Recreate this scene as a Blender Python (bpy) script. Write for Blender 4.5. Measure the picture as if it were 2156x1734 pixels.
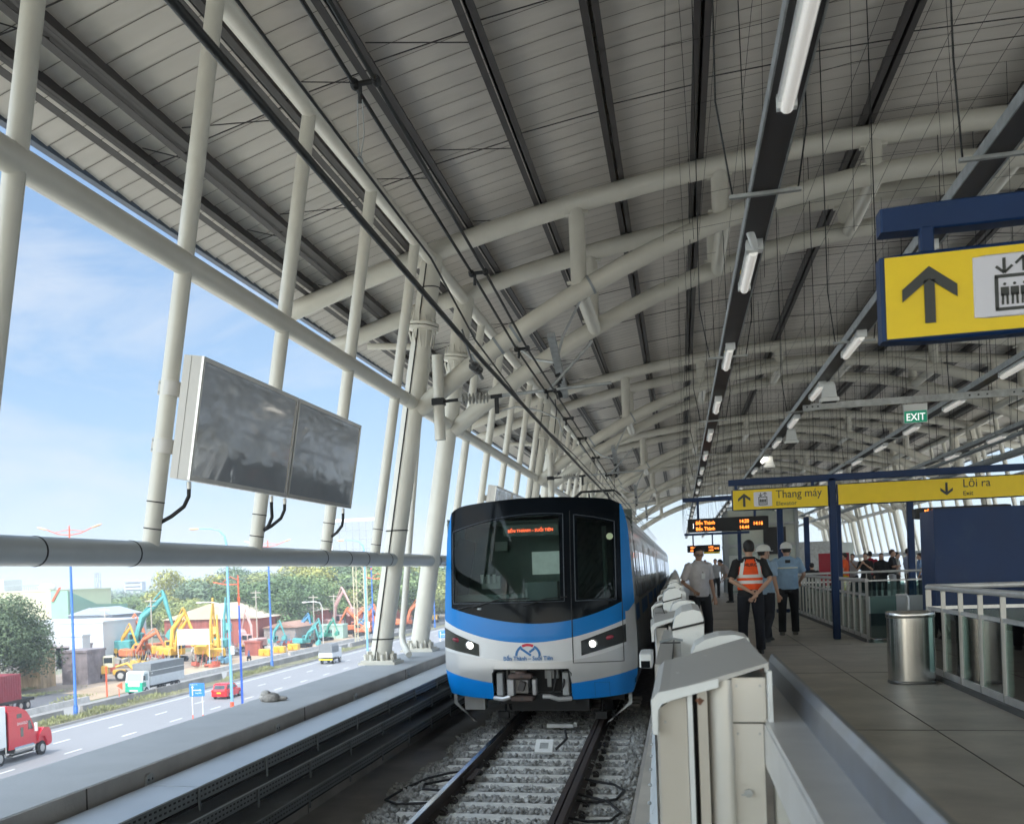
import bpy, math, random
import numpy as np
from mathutils import Vector, Matrix
random.seed(7); np.random.seed(7)
SC = bpy.context.scene
for o in list(bpy.data.objects): bpy.data.objects.remove(o)
C = SC.collection
R = math.radians

# ------------------------------------------------------------------ camera
CAMZ = 2.47
cd = bpy.data.cameras.new('camera'); cam = bpy.data.objects.new('camera', cd); C.objects.link(cam); SC.camera = cam
yaw = math.atan(680/2300.); rr = .036
fw = Vector((-math.sin(yaw), math.cos(yaw), 0)); hh = Vector((math.cos(yaw), math.sin(yaw), 0)); zz = Vector((0, 0, 1))
rt = math.cos(rr)*hh - math.sin(rr)*zz; up = math.sin(rr)*hh + math.cos(rr)*zz
M = Matrix((rt, up, -fw)).transposed().to_4x4(); M.translation = Vector((0, 0, CAMZ)); cam.matrix_world = M
cd.sensor_width = 36; cd.lens = 2300/2156*36; cd.shift_x = .1512; cd.shift_y = .1621
cd.clip_start = .05; cd.clip_end = 6000
cd.dof.use_dof = True; cd.dof.focus_distance = 10; cd.dof.aperture_fstop = 4.5
# ------------------------------------------------------------------ sky, sun, exposure
SUN = Vector((-.15, -.70, 1.0)).normalized()
el = math.asin(SUN.z); az = math.atan2(SUN.x, SUN.y)
w = bpy.data.worlds.new('World'); SC.world = w; w.use_nodes = True
nt = w.node_tree; nt.nodes.clear()
out = nt.nodes.new('ShaderNodeOutputWorld'); bg = nt.nodes.new('ShaderNodeBackground'); bg.inputs[1].default_value = .115
sky = nt.nodes.new('ShaderNodeTexSky'); sky.sky_type = 'NISHITA'; sky.sun_disc = False
sky.sun_elevation = el; sky.sun_rotation = az; sky.air_density = 1.0; sky.dust_density = .3; sky.ozone_density = 2.5
tc = nt.nodes.new('ShaderNodeTexCoord'); mp = nt.nodes.new('ShaderNodeMapping'); mp.inputs['Scale'].default_value = (2.0, 2.0, 6)
nz = nt.nodes.new('ShaderNodeTexNoise'); nz.inputs['Scale'].default_value = 1.6; nz.inputs['Detail'].default_value = 7; nz.inputs['Roughness'].default_value = .58; nz.inputs['Distortion'].default_value = .5
cr = nt.nodes.new('ShaderNodeValToRGB'); cr.color_ramp.elements[0].position = .45; cr.color_ramp.elements[0].color = (.06, .06, .06, 1); cr.color_ramp.elements[1].position = .74
cr.color_ramp.elements[1].color = (.9, .9, .9, 1)
mx = nt.nodes.new('ShaderNodeMix'); mx.data_type = 'RGBA'; mx.inputs[7].default_value = (3.7, 3.95, 4.3, 1)
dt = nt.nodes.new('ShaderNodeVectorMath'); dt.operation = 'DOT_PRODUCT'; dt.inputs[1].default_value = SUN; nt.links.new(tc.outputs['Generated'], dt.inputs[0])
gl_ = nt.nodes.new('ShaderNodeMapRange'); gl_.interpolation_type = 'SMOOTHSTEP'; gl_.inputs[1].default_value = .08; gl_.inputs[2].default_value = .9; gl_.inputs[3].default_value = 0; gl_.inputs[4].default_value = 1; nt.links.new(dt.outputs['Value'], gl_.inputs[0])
gc = nt.nodes.new('ShaderNodeMix'); gc.data_type = 'RGBA'; gc.clamp_factor = True; gc.inputs[6].default_value = (1, 1, 1, 1); gc.inputs[7].default_value = (8.2, 6.5, 4.7, 1); nt.links.new(gl_.outputs[0], gc.inputs[0])  # added glow: unseen sun-side sky brightened and warmed to light the interior
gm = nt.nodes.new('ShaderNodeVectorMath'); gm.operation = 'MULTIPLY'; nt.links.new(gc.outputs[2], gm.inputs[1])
sz = nt.nodes.new('ShaderNodeSeparateXYZ'); nt.links.new(tc.outputs['Generated'], sz.inputs[0])
gr_ = nt.nodes.new('ShaderNodeValToRGB'); nt.links.new(sz.outputs['Z'], gr_.inputs[0]); ce = gr_.color_ramp.elements
sm3 = lambda c: (c[0]/5, c[1]/5, c[2]/5, 1)
ce[0].position = 0; ce[0].color = sm3((1.9, 2.5, 3.3)); ce[1].position = .6; ce[1].color = sm3((.8, 1.75, 3.4)); e_ = ce.new(.16); e_.color = sm3((1.5, 2.35, 3.5))
gv = nt.nodes.new('ShaderNodeVectorMath'); gv.operation = 'SCALE'; gv.inputs['Scale'].default_value = 5; nt.links.new(gr_.outputs[0], gv.inputs[0])
gx = nt.nodes.new('ShaderNodeMix'); gx.data_type = 'RGBA'; gx.inputs[0].default_value = .7
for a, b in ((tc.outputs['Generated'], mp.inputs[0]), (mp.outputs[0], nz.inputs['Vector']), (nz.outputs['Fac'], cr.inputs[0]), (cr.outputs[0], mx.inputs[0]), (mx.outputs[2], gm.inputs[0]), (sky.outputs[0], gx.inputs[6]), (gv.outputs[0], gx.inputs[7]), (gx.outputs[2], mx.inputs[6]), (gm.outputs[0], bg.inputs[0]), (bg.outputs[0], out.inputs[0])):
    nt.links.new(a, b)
sl = bpy.data.lights.new('sun', 'SUN'); sl.energy = 2.2; sl.angle = R(.5); sl.color = (1, .955, .88)
so = bpy.data.objects.new('sun', sl); C.objects.link(so); so.rotation_euler = SUN.to_track_quat('Z', 'Y').to_euler(); so.location = (0, 0, 60)
SC.view_settings.view_transform = 'Standard'; SC.view_settings.look = 'None'; SC.view_settings.exposure = 1.0; SC.view_settings.gamma = 1
SC.cycles.max_bounces = 10; SC.cycles.diffuse_bounces = 6; SC.cycles.transparent_max_bounces = 24

# ------------------------------------------------------------------ materials
MATS = {}
def mat(name, col, rough=.5, metal=0., var=.12, vs=3., bump=0., bs=40., spec=.5, emit=None, es=0, trans=None, stretch=None, dirt=None, coat=0):
    if name in MATS: return MATS[name]
    m = bpy.data.materials.new(name); m.use_nodes = True; t = m.node_tree; b = t.nodes['Principled BSDF']; MATS[name] = m
    b.inputs['Base Color'].default_value = (*col, 1); b.inputs['Roughness'].default_value = rough; b.inputs['Metallic'].default_value = metal
    b.inputs['Specular IOR Level'].default_value = spec; b.inputs['Coat Weight'].default_value = coat; b.inputs['Coat Roughness'].default_value = .05
    tcn = t.nodes.new('ShaderNodeTexCoord'); mpn = t.nodes.new('ShaderNodeMapping'); t.links.new(tcn.outputs['Object'], mpn.inputs[0])
    if stretch: mpn.inputs['Scale'].default_value = stretch
    if var > 0:
        n = t.nodes.new('ShaderNodeTexNoise'); n.inputs['Scale'].default_value = vs; n.inputs['Detail'].default_value = 6; n.inputs['Roughness'].default_value = .6
        t.links.new(mpn.outputs[0], n.inputs['Vector'])
        rmp = t.nodes.new('ShaderNodeMapRange'); rmp.inputs[1].default_value = .3; rmp.inputs[2].default_value = .7
        rmp.inputs[3].default_value = 1-var; rmp.inputs[4].default_value = 1+var*.6
        t.links.new(n.outputs['Fac'], rmp.inputs[0])
        mul = t.nodes.new('ShaderNodeVectorMath'); mul.operation = 'SCALE'; mul.inputs[0].default_value = col
        t.links.new(rmp.outputs[0], mul.inputs['Scale']); last = mul.outputs[0]
        if dirt:
            n2 = t.nodes.new('ShaderNodeTexNoise'); n2.inputs['Scale'].default_value = dirt[1]; n2.inputs['Detail'].default_value = 8; n2.inputs['Roughness'].default_value = .7
            t.links.new(mpn.outputs[0], n2.inputs['Vector'])
            r2 = t.nodes.new('ShaderNodeMapRange'); r2.inputs[1].default_value = dirt[2]; r2.inputs[2].default_value = dirt[2]+.14; t.links.new(n2.outputs['Fac'], r2.inputs[0])
            mm = t.nodes.new('ShaderNodeMix'); mm.data_type = 'RGBA'; t.links.new(r2.outputs[0], mm.inputs[0]); t.links.new(last, mm.inputs[6]); mm.inputs[7].default_value = (*dirt[0], 1); last = mm.outputs[2]
        t.links.new(last, b.inputs['Base Color'])
        rr_ = t.nodes.new('ShaderNodeMapRange'); rr_.inputs[3].default_value = max(0, rough-.08); rr_.inputs[4].default_value = min(1, rough+.1)
        t.links.new(n.outputs['Fac'], rr_.inputs[0]); t.links.new(rr_.outputs[0], b.inputs['Roughness'])
    if bump > 0:
        n3 = t.nodes.new('ShaderNodeTexNoise'); n3.inputs['Scale'].default_value = bs; n3.inputs['Detail'].default_value = 5; t.links.new(mpn.outputs[0], n3.inputs['Vector'])
        bp = t.nodes.new('ShaderNodeBump'); bp.inputs['Strength'].default_value = bump; bp.inputs['Distance'].default_value = .02
        t.links.new(n3.outputs['Fac'], bp.inputs['Height']); t.links.new(bp.outputs[0], b.inputs['Normal'])
    if emit: b.inputs['Emission Color'].default_value = (*emit, 1); b.inputs['Emission Strength'].default_value = es
    return m
def glass(name, tint=(.75, .85, .82), refl=.25, dark=None):
    if name in MATS: return MATS[name]
    m = bpy.data.materials.new(name); m.use_nodes = True; t = m.node_tree; t.nodes.clear(); MATS[name] = m
    o = t.nodes.new('ShaderNodeOutputMaterial'); tr = t.nodes.new('ShaderNodeBsdfTransparent'); tr.inputs[0].default_value = (*tint, 1)
    gl = t.nodes.new('ShaderNodeBsdfGlossy'); gl.inputs['Roughness'].default_value = .02
    fr = t.nodes.new('ShaderNodeLayerWeight'); fr.inputs[0].default_value = refl; mxs = t.nodes.new('ShaderNodeMixShader')
    mr = t.nodes.new('ShaderNodeMapRange'); mr.inputs[3].default_value = (.012 if 'cab' in name else .035); mr.inputs[4].default_value = 1; t.links.new(fr.outputs['Fresnel'], mr.inputs[0])
    t.links.new(mr.outputs[0], mxs.inputs[0]); t.links.new(tr.outputs[0], mxs.inputs[1]); t.links.new(gl.outputs[0], mxs.inputs[2]); t.links.new(mxs.outputs[0], o.inputs[0])
    return m
white_steel = mat('white_steel', (.64, .62, .555), .38, var=.09, vs=1.6, coat=.12, dirt=((.50, .49, .44), 1.1, .66))
grey_steel = mat('grey_steel', (.30, .33, .35), .4, var=.1)
purlin_m = mat('purlin_paint', (.045, .04, .042), .5, var=.15)
purlin_l = mat('purlin_flange', (.05, .045, .046), .5, var=.15)
deck_m = mat('roof_sheet', (.59, .555, .515), .42, var=.09, vs=1.2, stretch=(.25, 2.2, 1), dirt=((.55, .51, .48), .7, .6))
alu = mat('aluminium', (.62, .61, .59), .38, metal=.75, var=.07, vs=5)
psd_w = mat('psd_paint', (.56, .54, .51), .35, var=.05, vs=4, dirt=((.35, .32, .3), 14, .74))
psd_white = mat('psd_white', (.74, .76, .76), .3, var=.04, vs=4, dirt=((.45, .43, .42), 20, .76))
stainless = mat('stainless', (.66, .66, .64), .22, metal=1, var=.08, vs=2, stretch=(12, 12, .3))
brushed = mat('brushed', (.70, .70, .70), .34, metal=.35, var=.12, vs=5, dirt=((.5, .51, .53), 3, .6))
galv = mat('galvanised', (.42, .44, .45), .45, metal=.5, var=.3, vs=9)
navy = mat('navy_paint', (.006, .030, .105), .42, var=.12, vs=2, dirt=((.015, .045, .115), 1.3, .58), spec=.28)
yellow = mat('sign_yellow', (.93, .66, .014), .45, var=.04, vs=6)
char = mat('sign_charcoal', (.045, .05, .05), .5, var=0)
sign_white = mat('sign_white', (.74, .74, .82), .4, var=.03)
black = mat('black_gloss', (.004, .006, .009), .10, var=0, coat=0, spec=.09)
blackm = mat('black_matt', (.012, .013, .015), .55, var=.1)
rubber = mat('rubber', (.02, .02, .022), .75, var=.1)
concrete = mat('concrete', (.42, .40, .38), .8, var=.22, vs=1.4, bump=.25, bs=30, dirt=((.10, .10, .10), 1.1, .66))
ledge_m = mat('ledge_screed', (.40, .41, .42), .75, var=.12, vs=.9, bump=.15, bs=30, dirt=((.12, .125, .13), .55, .63))
lid_m = mat('cable_lid', (.50, .53, .56), .42, metal=.3, var=.1, vs=1.5)
tray_m = mat('cable_tray', (.19, .21, .225), .5, metal=.3, var=.2)
sleeper_m = mat('sleeper_concrete', (.70, .70, .67), .8, var=.16, vs=6, bump=.2)
rail_side = mat('rail_rust', (.05, .036, .032), .7, var=.3, vs=8)
rail_top = mat('rail_top', (.55, .55, .55), .16, metal=1, var=.1)
stone = mat('ballast_stone', (.40, .405, .40), .85, var=.5, vs=9)
floor_m = mat('platform_floor', (.56, .515, .455), .4, var=.28, vs=1.6, bump=.08, bs=80, dirt=((.42, .385, .34), 2.2, .58))
skin = mat('skin', (.50, .30, .21), .5, var=.08)
led = mat('led_orange', (.9, .2, .05), .5, var=0, emit=(1, .23, .03), es=2.6)
led_red = mat('led_red', (.9, .1, .05), .5, var=0, emit=(1, .12, .04), es=2.2)
led_white = mat('led_white', (.8, .8, .8), .5, var=0, emit=(1, 1, 1), es=.8)
tube_on = mat('lamp_tube_lit', (.9, .9, .85), .4, var=0, emit=(1, .93, .8), es=4.)
tube_off = mat('lamp_tube', (.8, .8, .77), .25, var=0, emit=(1, .95, .88), es=.16)

# ------------------------------------------------------------------ mesh builder
class MB:
    def __init__(s): s.v = []; s.f = []; s.sm = []; s.n = 0
    def add(s, vs, fs, smooth=False):
        k = s.n; s.v.extend([tuple(p) for p in vs]); s.n += len(vs)
        s.f.extend([tuple(i+k for i in f) for f in fs]); s.sm.extend([smooth]*len(fs)); return s
    def box(s, c, d, rz=0, rx=0, ry=0):
        x, y, z = d[0]/2, d[1]/2, d[2]/2
        vs = [Vector((a*x, b*y, e*z)) for e in (-1, 1) for b in (-1, 1) for a in (-1, 1)]
        if rz or rx or ry:
            m = Matrix.Rotation(rz, 3, 'Z') @ Matrix.Rotation(ry, 3, 'Y') @ Matrix.Rotation(rx, 3, 'X'); vs = [m @ p for p in vs]
        c = Vector(c); return s.add([p+c for p in vs], [(0, 2, 3, 1), (4, 5, 7, 6), (0, 1, 5, 4), (2, 6, 7, 3), (0, 4, 6, 2), (1, 3, 7, 5)])
    def bb(s, x0, x1, y0, y1, z0, z1): return s.box(((x0+x1)/2, (y0+y1)/2, (z0+z1)/2), (x1-x0, y1-y0, z1-z0))
    def cbox(s, c, d, b, **k):                 # box with chamfered vertical/horizontal edges
        x, y, z = d[0]/2, d[1]/2, d[2]/2; pr = []
        for (a, q) in ((-x, -y), (x, -y), (x, y), (-x, y)):
            sx = 1 if a > 0 else -1; sy = 1 if q > 0 else -1
            pr += ([(a, q-sy*b), (a-sx*b, q)] if (sx*sy > 0) else [(a-sx*b, q), (a, q-sy*b)])
        c = Vector(c); rz = k.get('rz', 0); m = Matrix.Rotation(rz, 3, 'Z')
        lv = [(-z, 1-b/min(x, y)), (-z+b, 1), (z-b, 1), (z, 1-b/min(x, y))]
        vs = []
        for zz_, sc in lv: vs += [c+m @ Vector((p[0]*sc, p[1]*sc, zz_)) for p in pr]
        n = 8; fs = [tuple(reversed(range(n))), tuple(range(3*n, 4*n))]
        for l in range(3):
            for i in range(n): fs.append((l*n+i, l*n+(i+1) % n, (l+1)*n+(i+1) % n, (l+1)*n+i))
        return s.add(vs, fs)
    def tube(s, pts, r, seg=10, cap=True, sq=1.):
        pts = [Vector(p) for p in pts]; n = len(pts)
        rs = r if isinstance(r, (list, tuple)) else [r]*n
        vs = []; prev = None
        for i, p in enumerate(pts):
            t = (pts[min(i+1, n-1)]-pts[max(i-1, 0)])
            if t.length < 1e-9: t = Vector((0, 0, 1))
            t.normalize()
            a = Vector((0, 0, 1)) if abs(t.z) < .95 else Vector((0, 1, 0))
            if prev is not None: a = prev
            u = t.cross(a)
            if u.length < 1e-6: u = t.cross(Vector((1, 0, 0)))
            u.normalize(); v = u.cross(t).normalized(); prev = v
            q = rs[i] if isinstance(rs[i], (tuple, list)) else (rs[i], rs[i]*sq)
            for j in range(seg):
                an = 2*math.pi*j/seg; vs.append(p+u*math.cos(an)*q[0]+v*math.sin(an)*q[1])
        fs = []
        for i in range(n-1):
            for j in range(seg): fs.append((i*seg+j, i*seg+(j+1) % seg, (i+1)*seg+(j+1) % seg, (i+1)*seg+j))
        s.add(vs, fs, True)
        if cap:
            s.add(vs[:seg], [tuple(reversed(range(seg)))]); s.add(vs[-seg:], [tuple(range(seg))])
        return s
    def ell(s, c, r, seg=12, rings=8, m=None):
        vs = []; fs = []; c = Vector(c)
        for i in range(rings+1):
            ph = math.pi*i/rings
            for j in range(seg):
                th = 2*math.pi*j/seg; p = Vector((r[0]*math.sin(ph)*math.cos(th), r[1]*math.sin(ph)*math.sin(th), r[2]*math.cos(ph)))
                vs.append(c+(m @ p if m else p))
        for i in range(rings):
            for j in range(seg): fs.append((i*seg+j, (i+1)*seg+j, (i+1)*seg+(j+1) % seg, i*seg+(j+1) % seg))
        return s.add(vs, fs, True)
    def loft(s, rings, cap=True, smooth=True):
        n = len(rings[0]); vs = [p for r_ in rings for p in r_]; fs = []
        for i in range(len(rings)-1):
            for j in range(n): fs.append((i*n+j, i*n+(j+1) % n, (i+1)*n+(j+1) % n, (i+1)*n+j))
        s.add(vs, fs, smooth)
        if cap: s.add(rings[0], [tuple(reversed(range(n)))]); s.add(rings[-1], [tuple(range(n))])
        return s
    def prism(s, poly, axis, a0, a1):           # polygon extruded along an axis ('x','y','z')
        def P3(p, a): return {'x': (a, p[0], p[1]), 'y': (p[0], a, p[1]), 'z': (p[0], p[1], a)}[axis]
        n = len(poly); vs = [P3(p, a0) for p in poly]+[P3(p, a1) for p in poly]
        fs = [tuple(range(n)), tuple(reversed(range(n, 2*n)))]+[(i, i+n, (i+1) % n+n, (i+1) % n) for i in range(n)]
        return s.add(vs, fs)
    def xf(s, mtx):
        s.v = [tuple(mtx @ Vector(p)) for p in s.v]; return s
    def build(s, name, m, parent=None, **tags):
        me = bpy.data.meshes.new(name); me.from_pydata(s.v, [], s.f)
        me.polygons.foreach_set('use_smooth', s.sm); me.materials.append(m); me.validate()
        o = bpy.data.objects.new(name, me); C.objects.link(o)
        if parent: o.parent = parent
        tag(o, **tags); return o
def tag(o, label=None, cat=None, group=None, kind=None):
    if label: o['label'] = label
    if cat: o['category'] = cat
    if group: o['group'] = group
    if kind: o['kind'] = kind
    return o
def thing(name, label, cat, loc=(0, 0, 0), rz=0, group=None):
    o = bpy.data.objects.new(name, None); C.objects.link(o); o.location = loc; o.rotation_euler = (0, 0, rz); o.empty_display_size = .1
    return tag(o, label, cat, group)
def copy_tree(o, parent=None):
    c = o.copy(); C.objects.link(c)
    if parent: c.parent = parent
    for ch in o.children: copy_tree(ch, c)
    return c
def dup(o, loc, rz, label, group=None):
    c = copy_tree(o); c.location = loc; c.rotation_euler = (0, 0, rz); c['label'] = label
    if group: c['group'] = group
    return c
def text_mb(s, size, m, parent, name, loc, normal='-y', align='LEFT', ext=.002, bold=0, sx=1.):
    cu = bpy.data.curves.new(name, 'FONT'); cu.body = s; cu.size = size; cu.align_x = align; cu.extrude = ext; cu.offset = bold; cu.resolution_u = 3
    t = bpy.data.objects.new(name, cu); C.objects.link(t); dg = bpy.context.evaluated_depsgraph_get()
    me = bpy.data.meshes.new_from_object(t.evaluated_get(dg)); bpy.data.objects.remove(t); bpy.data.curves.remove(cu)
    me.materials.clear(); me.materials.append(m)
    o = bpy.data.objects.new(name, me); C.objects.link(o); o.parent = parent; o.location = loc; o.scale = (sx, 1, 1)
    o.rotation_euler = {'-y': (R(90), 0, 0), '+x': (R(90), 0, R(90)), '-x': (R(90), 0, R(-90))}[normal] if isinstance(normal, str) else normal
    return o
def lerp(a, b, t): return a+(b-a)*t
ordn = ['nearest', 'second', 'third', 'fourth', 'fifth', 'sixth', 'seventh', 'eighth', 'ninth', 'tenth', 'eleventh', 'twelfth', 'thirteenth', 'fourteenth', 'fifteenth', 'sixteenth']
def nth(i): return ordn[i] if i < len(ordn) else f'number {i+1}'

# ================================================================== STATION STRUCTURE
BAY = 17.4; Y0 = 19.2; XC = 4.2; YN, YF = -14., 113.; YR = -34.
def zu(x): return 9.28-.0152*(x-XC)**2
def zl(x): return 8.68-.0435*(x-XC)**2
def wx(z): return -5.3+(z-.94)*.173          # leaning wall plane
def mir(x): return 2*XC-x
# trackbed, platform, ledge --------------------------------------------------
MB().bb(-4.6, 0.3, YN, 140, -1.2, -.42).build('trackbed', concrete, kind='structure')
pf = MB(); pf.bb(-.29, 8.8, YN, 122, .72, 1.07); pf.bb(0.1, 8.3, YN, 122, -1.2, .72)
pf.build('platform', floor_m, kind='structure')
MB().bb(8.3, 13.2, YN, 140, -1.2, -.42).build('trackbed', concrete, kind='structure')
jt = MB()
jt.bb(1.94, 1.948, YN, 120, 1.0705, 1.0745)
for y in range(4, 60, 5): jt.bb(.4, 2.7, y+.8, y+.804, 1.0705, 1.074)
jt.build('platform_joint', mat('floor_joint', (.17, .155, .14), .9, var=.3, vs=3), kind='structure')
tp = MB()
for i_ in range(9):
    for j_ in range(12): tp.tube([(1.62+i_*.07, 12.2+j_*.09, 1.068), (1.62+i_*.07, 12.2+j_*.09, 1.076)], .017, 6)
0 and tp.build('tactile_patch', mat('tactile', (.27, .20, .15), .7, var=.2), kind='structure')
for y in np.arange(3, 60, .3):
    for k in range(1): pass
def parapet(x0, x1, name, label):
    b = MB(); xi, xo = x1, x0
    b.bb(min(xi, xo), max(xi, xo), YN, 125, -1.2, .9)
    root = b.build(name, ledge_m, label=label, cat='wall')
    inner = MB(); sg = 1 if xi > xo else -1
    inner.bb(min(xi, xi+sg*.02), max(xi, xi+sg*.02), YN, 125, -.42, .895); inner.build('wall_face', concrete, root)
    jn = MB()
    for y in np.arange(2.4, 60, 5.2): jn.bb(min(xi+sg*.02, xi+sg*.023), max(xi+sg*.02, xi+sg*.023), y, y+.02, -.42, .895)
    jn.build('joint', mat('joint', (.07, .065, .06), .9, var=0), root)
    return root
parapet(-5.5, -4.55, 'parapet_wall', 'low concrete parapet with flat grey ledge left of the track')
parapet(mir(-5.5), mir(-4.55), 'parapet_wall', 'low concrete parapet on the far right side beyond the other platform edge')
rag = MB(); rag.ell((0, 0, .05), (.14, .16, .07), 10, 6); rag.ell((.1, .08, .03), (.13, .06, .035)); rag.ell((-.03, -.05, .1), (.07, .08, .05))
rg = rag.build('cloth_rag', mat('rag', (.42, .40, .38), .9, var=.5, vs=14, bump=.8, bs=18), label='crumpled grey rag lying on the concrete ledge', cat='rag'); rg.location = (-5.22, 13.4, .9)

# cable trays on the wall ------------------------------------------------------
def cable_tray(i, z, x0, x1, lm, word):
    root = thing('cable_tray', f'{word} of the three covered cable trays on the left parapet wall', 'cable tray', (0, 0, 0), group='cable trays along the parapet')
    lid = MB(); y = YN
    while y < 118:
        lid.bb(x0, x1, y, y+2.49, z-.012, z+random.uniform(0, .004)); y += 2.5
    lid.build('lid', lm, root)
    b = MB(); b.bb(x1-.022, x1-.012, YN, 118, z-.13, z-.013); b.bb(x0, x1-.022, YN, 118, z-.13, z-.12)
    b.build('side_channel', tray_m, root)
    h = MB()
    for y in np.arange(2, 22, .085):
        for q in (.045, .09): h.bb(x1-.0125, x1-.008, y, y+.035, z-q-.01, z-q+.006)
    s_ = h.build('slot_holes', blackm, root); s_['kind'] = 'stuff'
    c = MB()
    for k, dz in enumerate((.155, .17)): c.tube([(x1-.05-.04*k, YN, z-dz)]+[(x1-.05-.04*k, y, z-dz-.012*(j % 2)) for j, y in enumerate(np.arange(0, 60, 1.6))], .011, 6)
    c.build('cable', rubber, root)
    for y in np.arange(3.74, 26, 1.58):
        k = MB(); k.bb(x1-.006, x1+.012, y, y+.025, z-.2, z-.02); k.prism([(x0, z-.14), (x1-.03, z-.14), (x0, z-.26)], 'y', y+.02, y+.04)
        k.build('clamp', tray_m, root)
    return root
cable_tray(0, .75, -4.47, -3.98, lid_m, 'topmost')
cable_tray(1, .44, -4.5, -4.08, lid_m, 'middle')
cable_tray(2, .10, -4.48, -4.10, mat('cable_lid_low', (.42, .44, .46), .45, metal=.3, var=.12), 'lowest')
for i, y in enumerate(np.arange(2.3, 40, 3.17)):
    b = MB(); pts = [(y-.065, -.1), (y+.065, -.1)]+[(y+.065*math.cos(a), .80+.03*math.sin(a)) for a in np.linspace(0, math.pi, 7)]
    b.prism(pts, 'x', -4.53, -4.505)
    br = b.build('support_bracket', galv, label=f'{nth(i)} perforated upright strip holding cable trays on the wall', cat='bracket', group='tray brackets on the parapet')
    h = MB()
    for z in np.arange(.0, .8, .055):
        for q in (-.035, .035): h.bb(-4.505, -4.502, y+q-.009, y+q+.009, z, z+.018)
    h.build('bolt_hole', blackm, br)

# arched trusses ---------------------------------------------------------------
def truss(y, i, pair):
    order = f'{nth(pair)} pair'
    which = 'front' if i == 0 else 'rear'
    root = thing('arch_truss', f'{which} arched tube truss of the {order} counted from the camera', 'roof truss', (0, y, 0), group='arched roof trusses in pairs')
    xs = np.linspace(-6.95, mir(-6.95), 34); MB().tube([(x, 0, zu(x)) for x in xs], .17, 16).build('upper_chord', white_steel, root)
    xs = np.linspace(-4.42, mir(-4.42), 34); MB().tube([(x, 0, zl(x)) for x in xs], .165, 16).build('lower_chord', white_steel, root)
    for sd in (0, 1):
        F = (lambda x: x) if sd == 0 else mir
        b = MB(); b.tube([(F(wx(1.0)), 0, 1.0), (F(wx(6.9)), 0, 6.9)], .19, 20); b.tube([(F(wx(6.9)), 0, 6.9), (F(wx(8.15)), 0, 8.2)], .195, 20)
        col = b.build('column', white_steel, root)
        fl = MB(); fl.tube([(F(wx(6.86)), 0, 6.86), (F(wx(6.92)), 0, 6.92)], .275, 24); fl.tube([(F(wx(6.94)), 0, 6.94), (F(wx(6.99)), 0, 6.99)], .275, 24)
        for a in range(12):
            an = a*math.pi/6; cx, cy = F(wx(6.8)), 0
            fl.tube([(cx+.18*math.cos(an), .18*math.sin(an), 6.55), (cx+.25*math.cos(an), .25*math.sin(an), 6.86)], .012, 4)
            fl.tube([(cx+.25*math.cos(an), .25*math.sin(an), 6.99), (cx+.18*math.cos(an), .18*math.sin(an), 7.2)], .012, 4)
        fl.build('flange', white_steel, col)
        bp = MB(); bp.bb(F(-5.28)-.34, F(-5.28)+.34, -.34, .34, .9, .945); bp.bb(F(-5.28)-.3, F(-5.28)+.3, -.3, .3, .945, .975)
        for a in range(8):
            an = a*math.pi/4+.39; cx = F(-5.29)
            bp.tube([(cx+.27*math.cos(an), .27*math.sin(an), .97), (cx+.27*math.cos(an), .27*math.sin(an), 1.08)], .035, 8)
            bp.box((cx+.215*math.cos(an+.39), .215*math.sin(an+.39), 1.05), (.09, .012, .16), rz=an+.39)
        bp.build('base_plate', white_steel, col)
        if i == 0:
            cb = MB(); cb.tube([(F(wx(z))-.05+.0, -.2, z) for z in np.linspace(1, 8, 15)], .011, 6)
            for z in (1.35, 3.3, 7.6): cb.tube([(F(wx(z))+.198*math.cos(a), .198*math.sin(a), z) for a in np.linspace(0, 2*math.pi, 20)], .011, 5)
            cb.build('earth_cable', rubber, col)
    for x in (-5.6, -2.6, 1.9, 6.4, 10.9):
        q = MB(); q.tube([(x, 0, zu(x)), (x+.03, 0, zu(x+.03))], .176, 18); q.build('weld_ring', white_steel, root)
    for x in (-3.1, -.2, 4.2, 8.7, 11.4):
        q = MB(); q.tube([(x, 0, zl(x)), (x+.03, 0, zl(x+.03))], .171, 18); q.build('weld_ring', white_steel, root)
    for x in (-1.5, .85, 3.2, 5.2, 7.55, 9.9):
        b = MB(); b.tube([(x, 0, zl(x)+.1), (x, 0, zu(x)-.1)], .135, 14); b.bb(x-.2, x+.2, -.07, .07, zl(x)+.145, zl(x)+.175); b.bb(x-.2, x+.2, -.08, .08, zu(x)-.2, zu(x)-.165)
        b.build('strut', white_steel, root)
        if i == 0: MB().tube([(x+.04, .1, zl(x)-.02), (x+.04, 3.1-.1, zl(x)-.02)], .125, 14).build('cross_tie', white_steel, root)
    return root
Y2 = 3.1
tr0 = None
for k in range(-1, 6):
    for i in (0, 1):
        y = Y0+BAY*k+Y2*i
        pair = k+1
        if k == -1: nm = ('front' if i == 0 else 'rear')+' arched tube truss of the pair almost overhead of the camera'
        else: nm = ('front' if i == 0 else 'rear')+f' arched tube truss of the {nth(k)} pair ahead of the camera'
        if k == -1 and i == 0: trA = truss(y, 0, pair); trA['label'] = nm
        elif k == -1: trB = truss(y, 1, pair); trB['label'] = nm
        else: dup(trA if i == 0 else trB, (0, y, 0), 0, nm)

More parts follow.
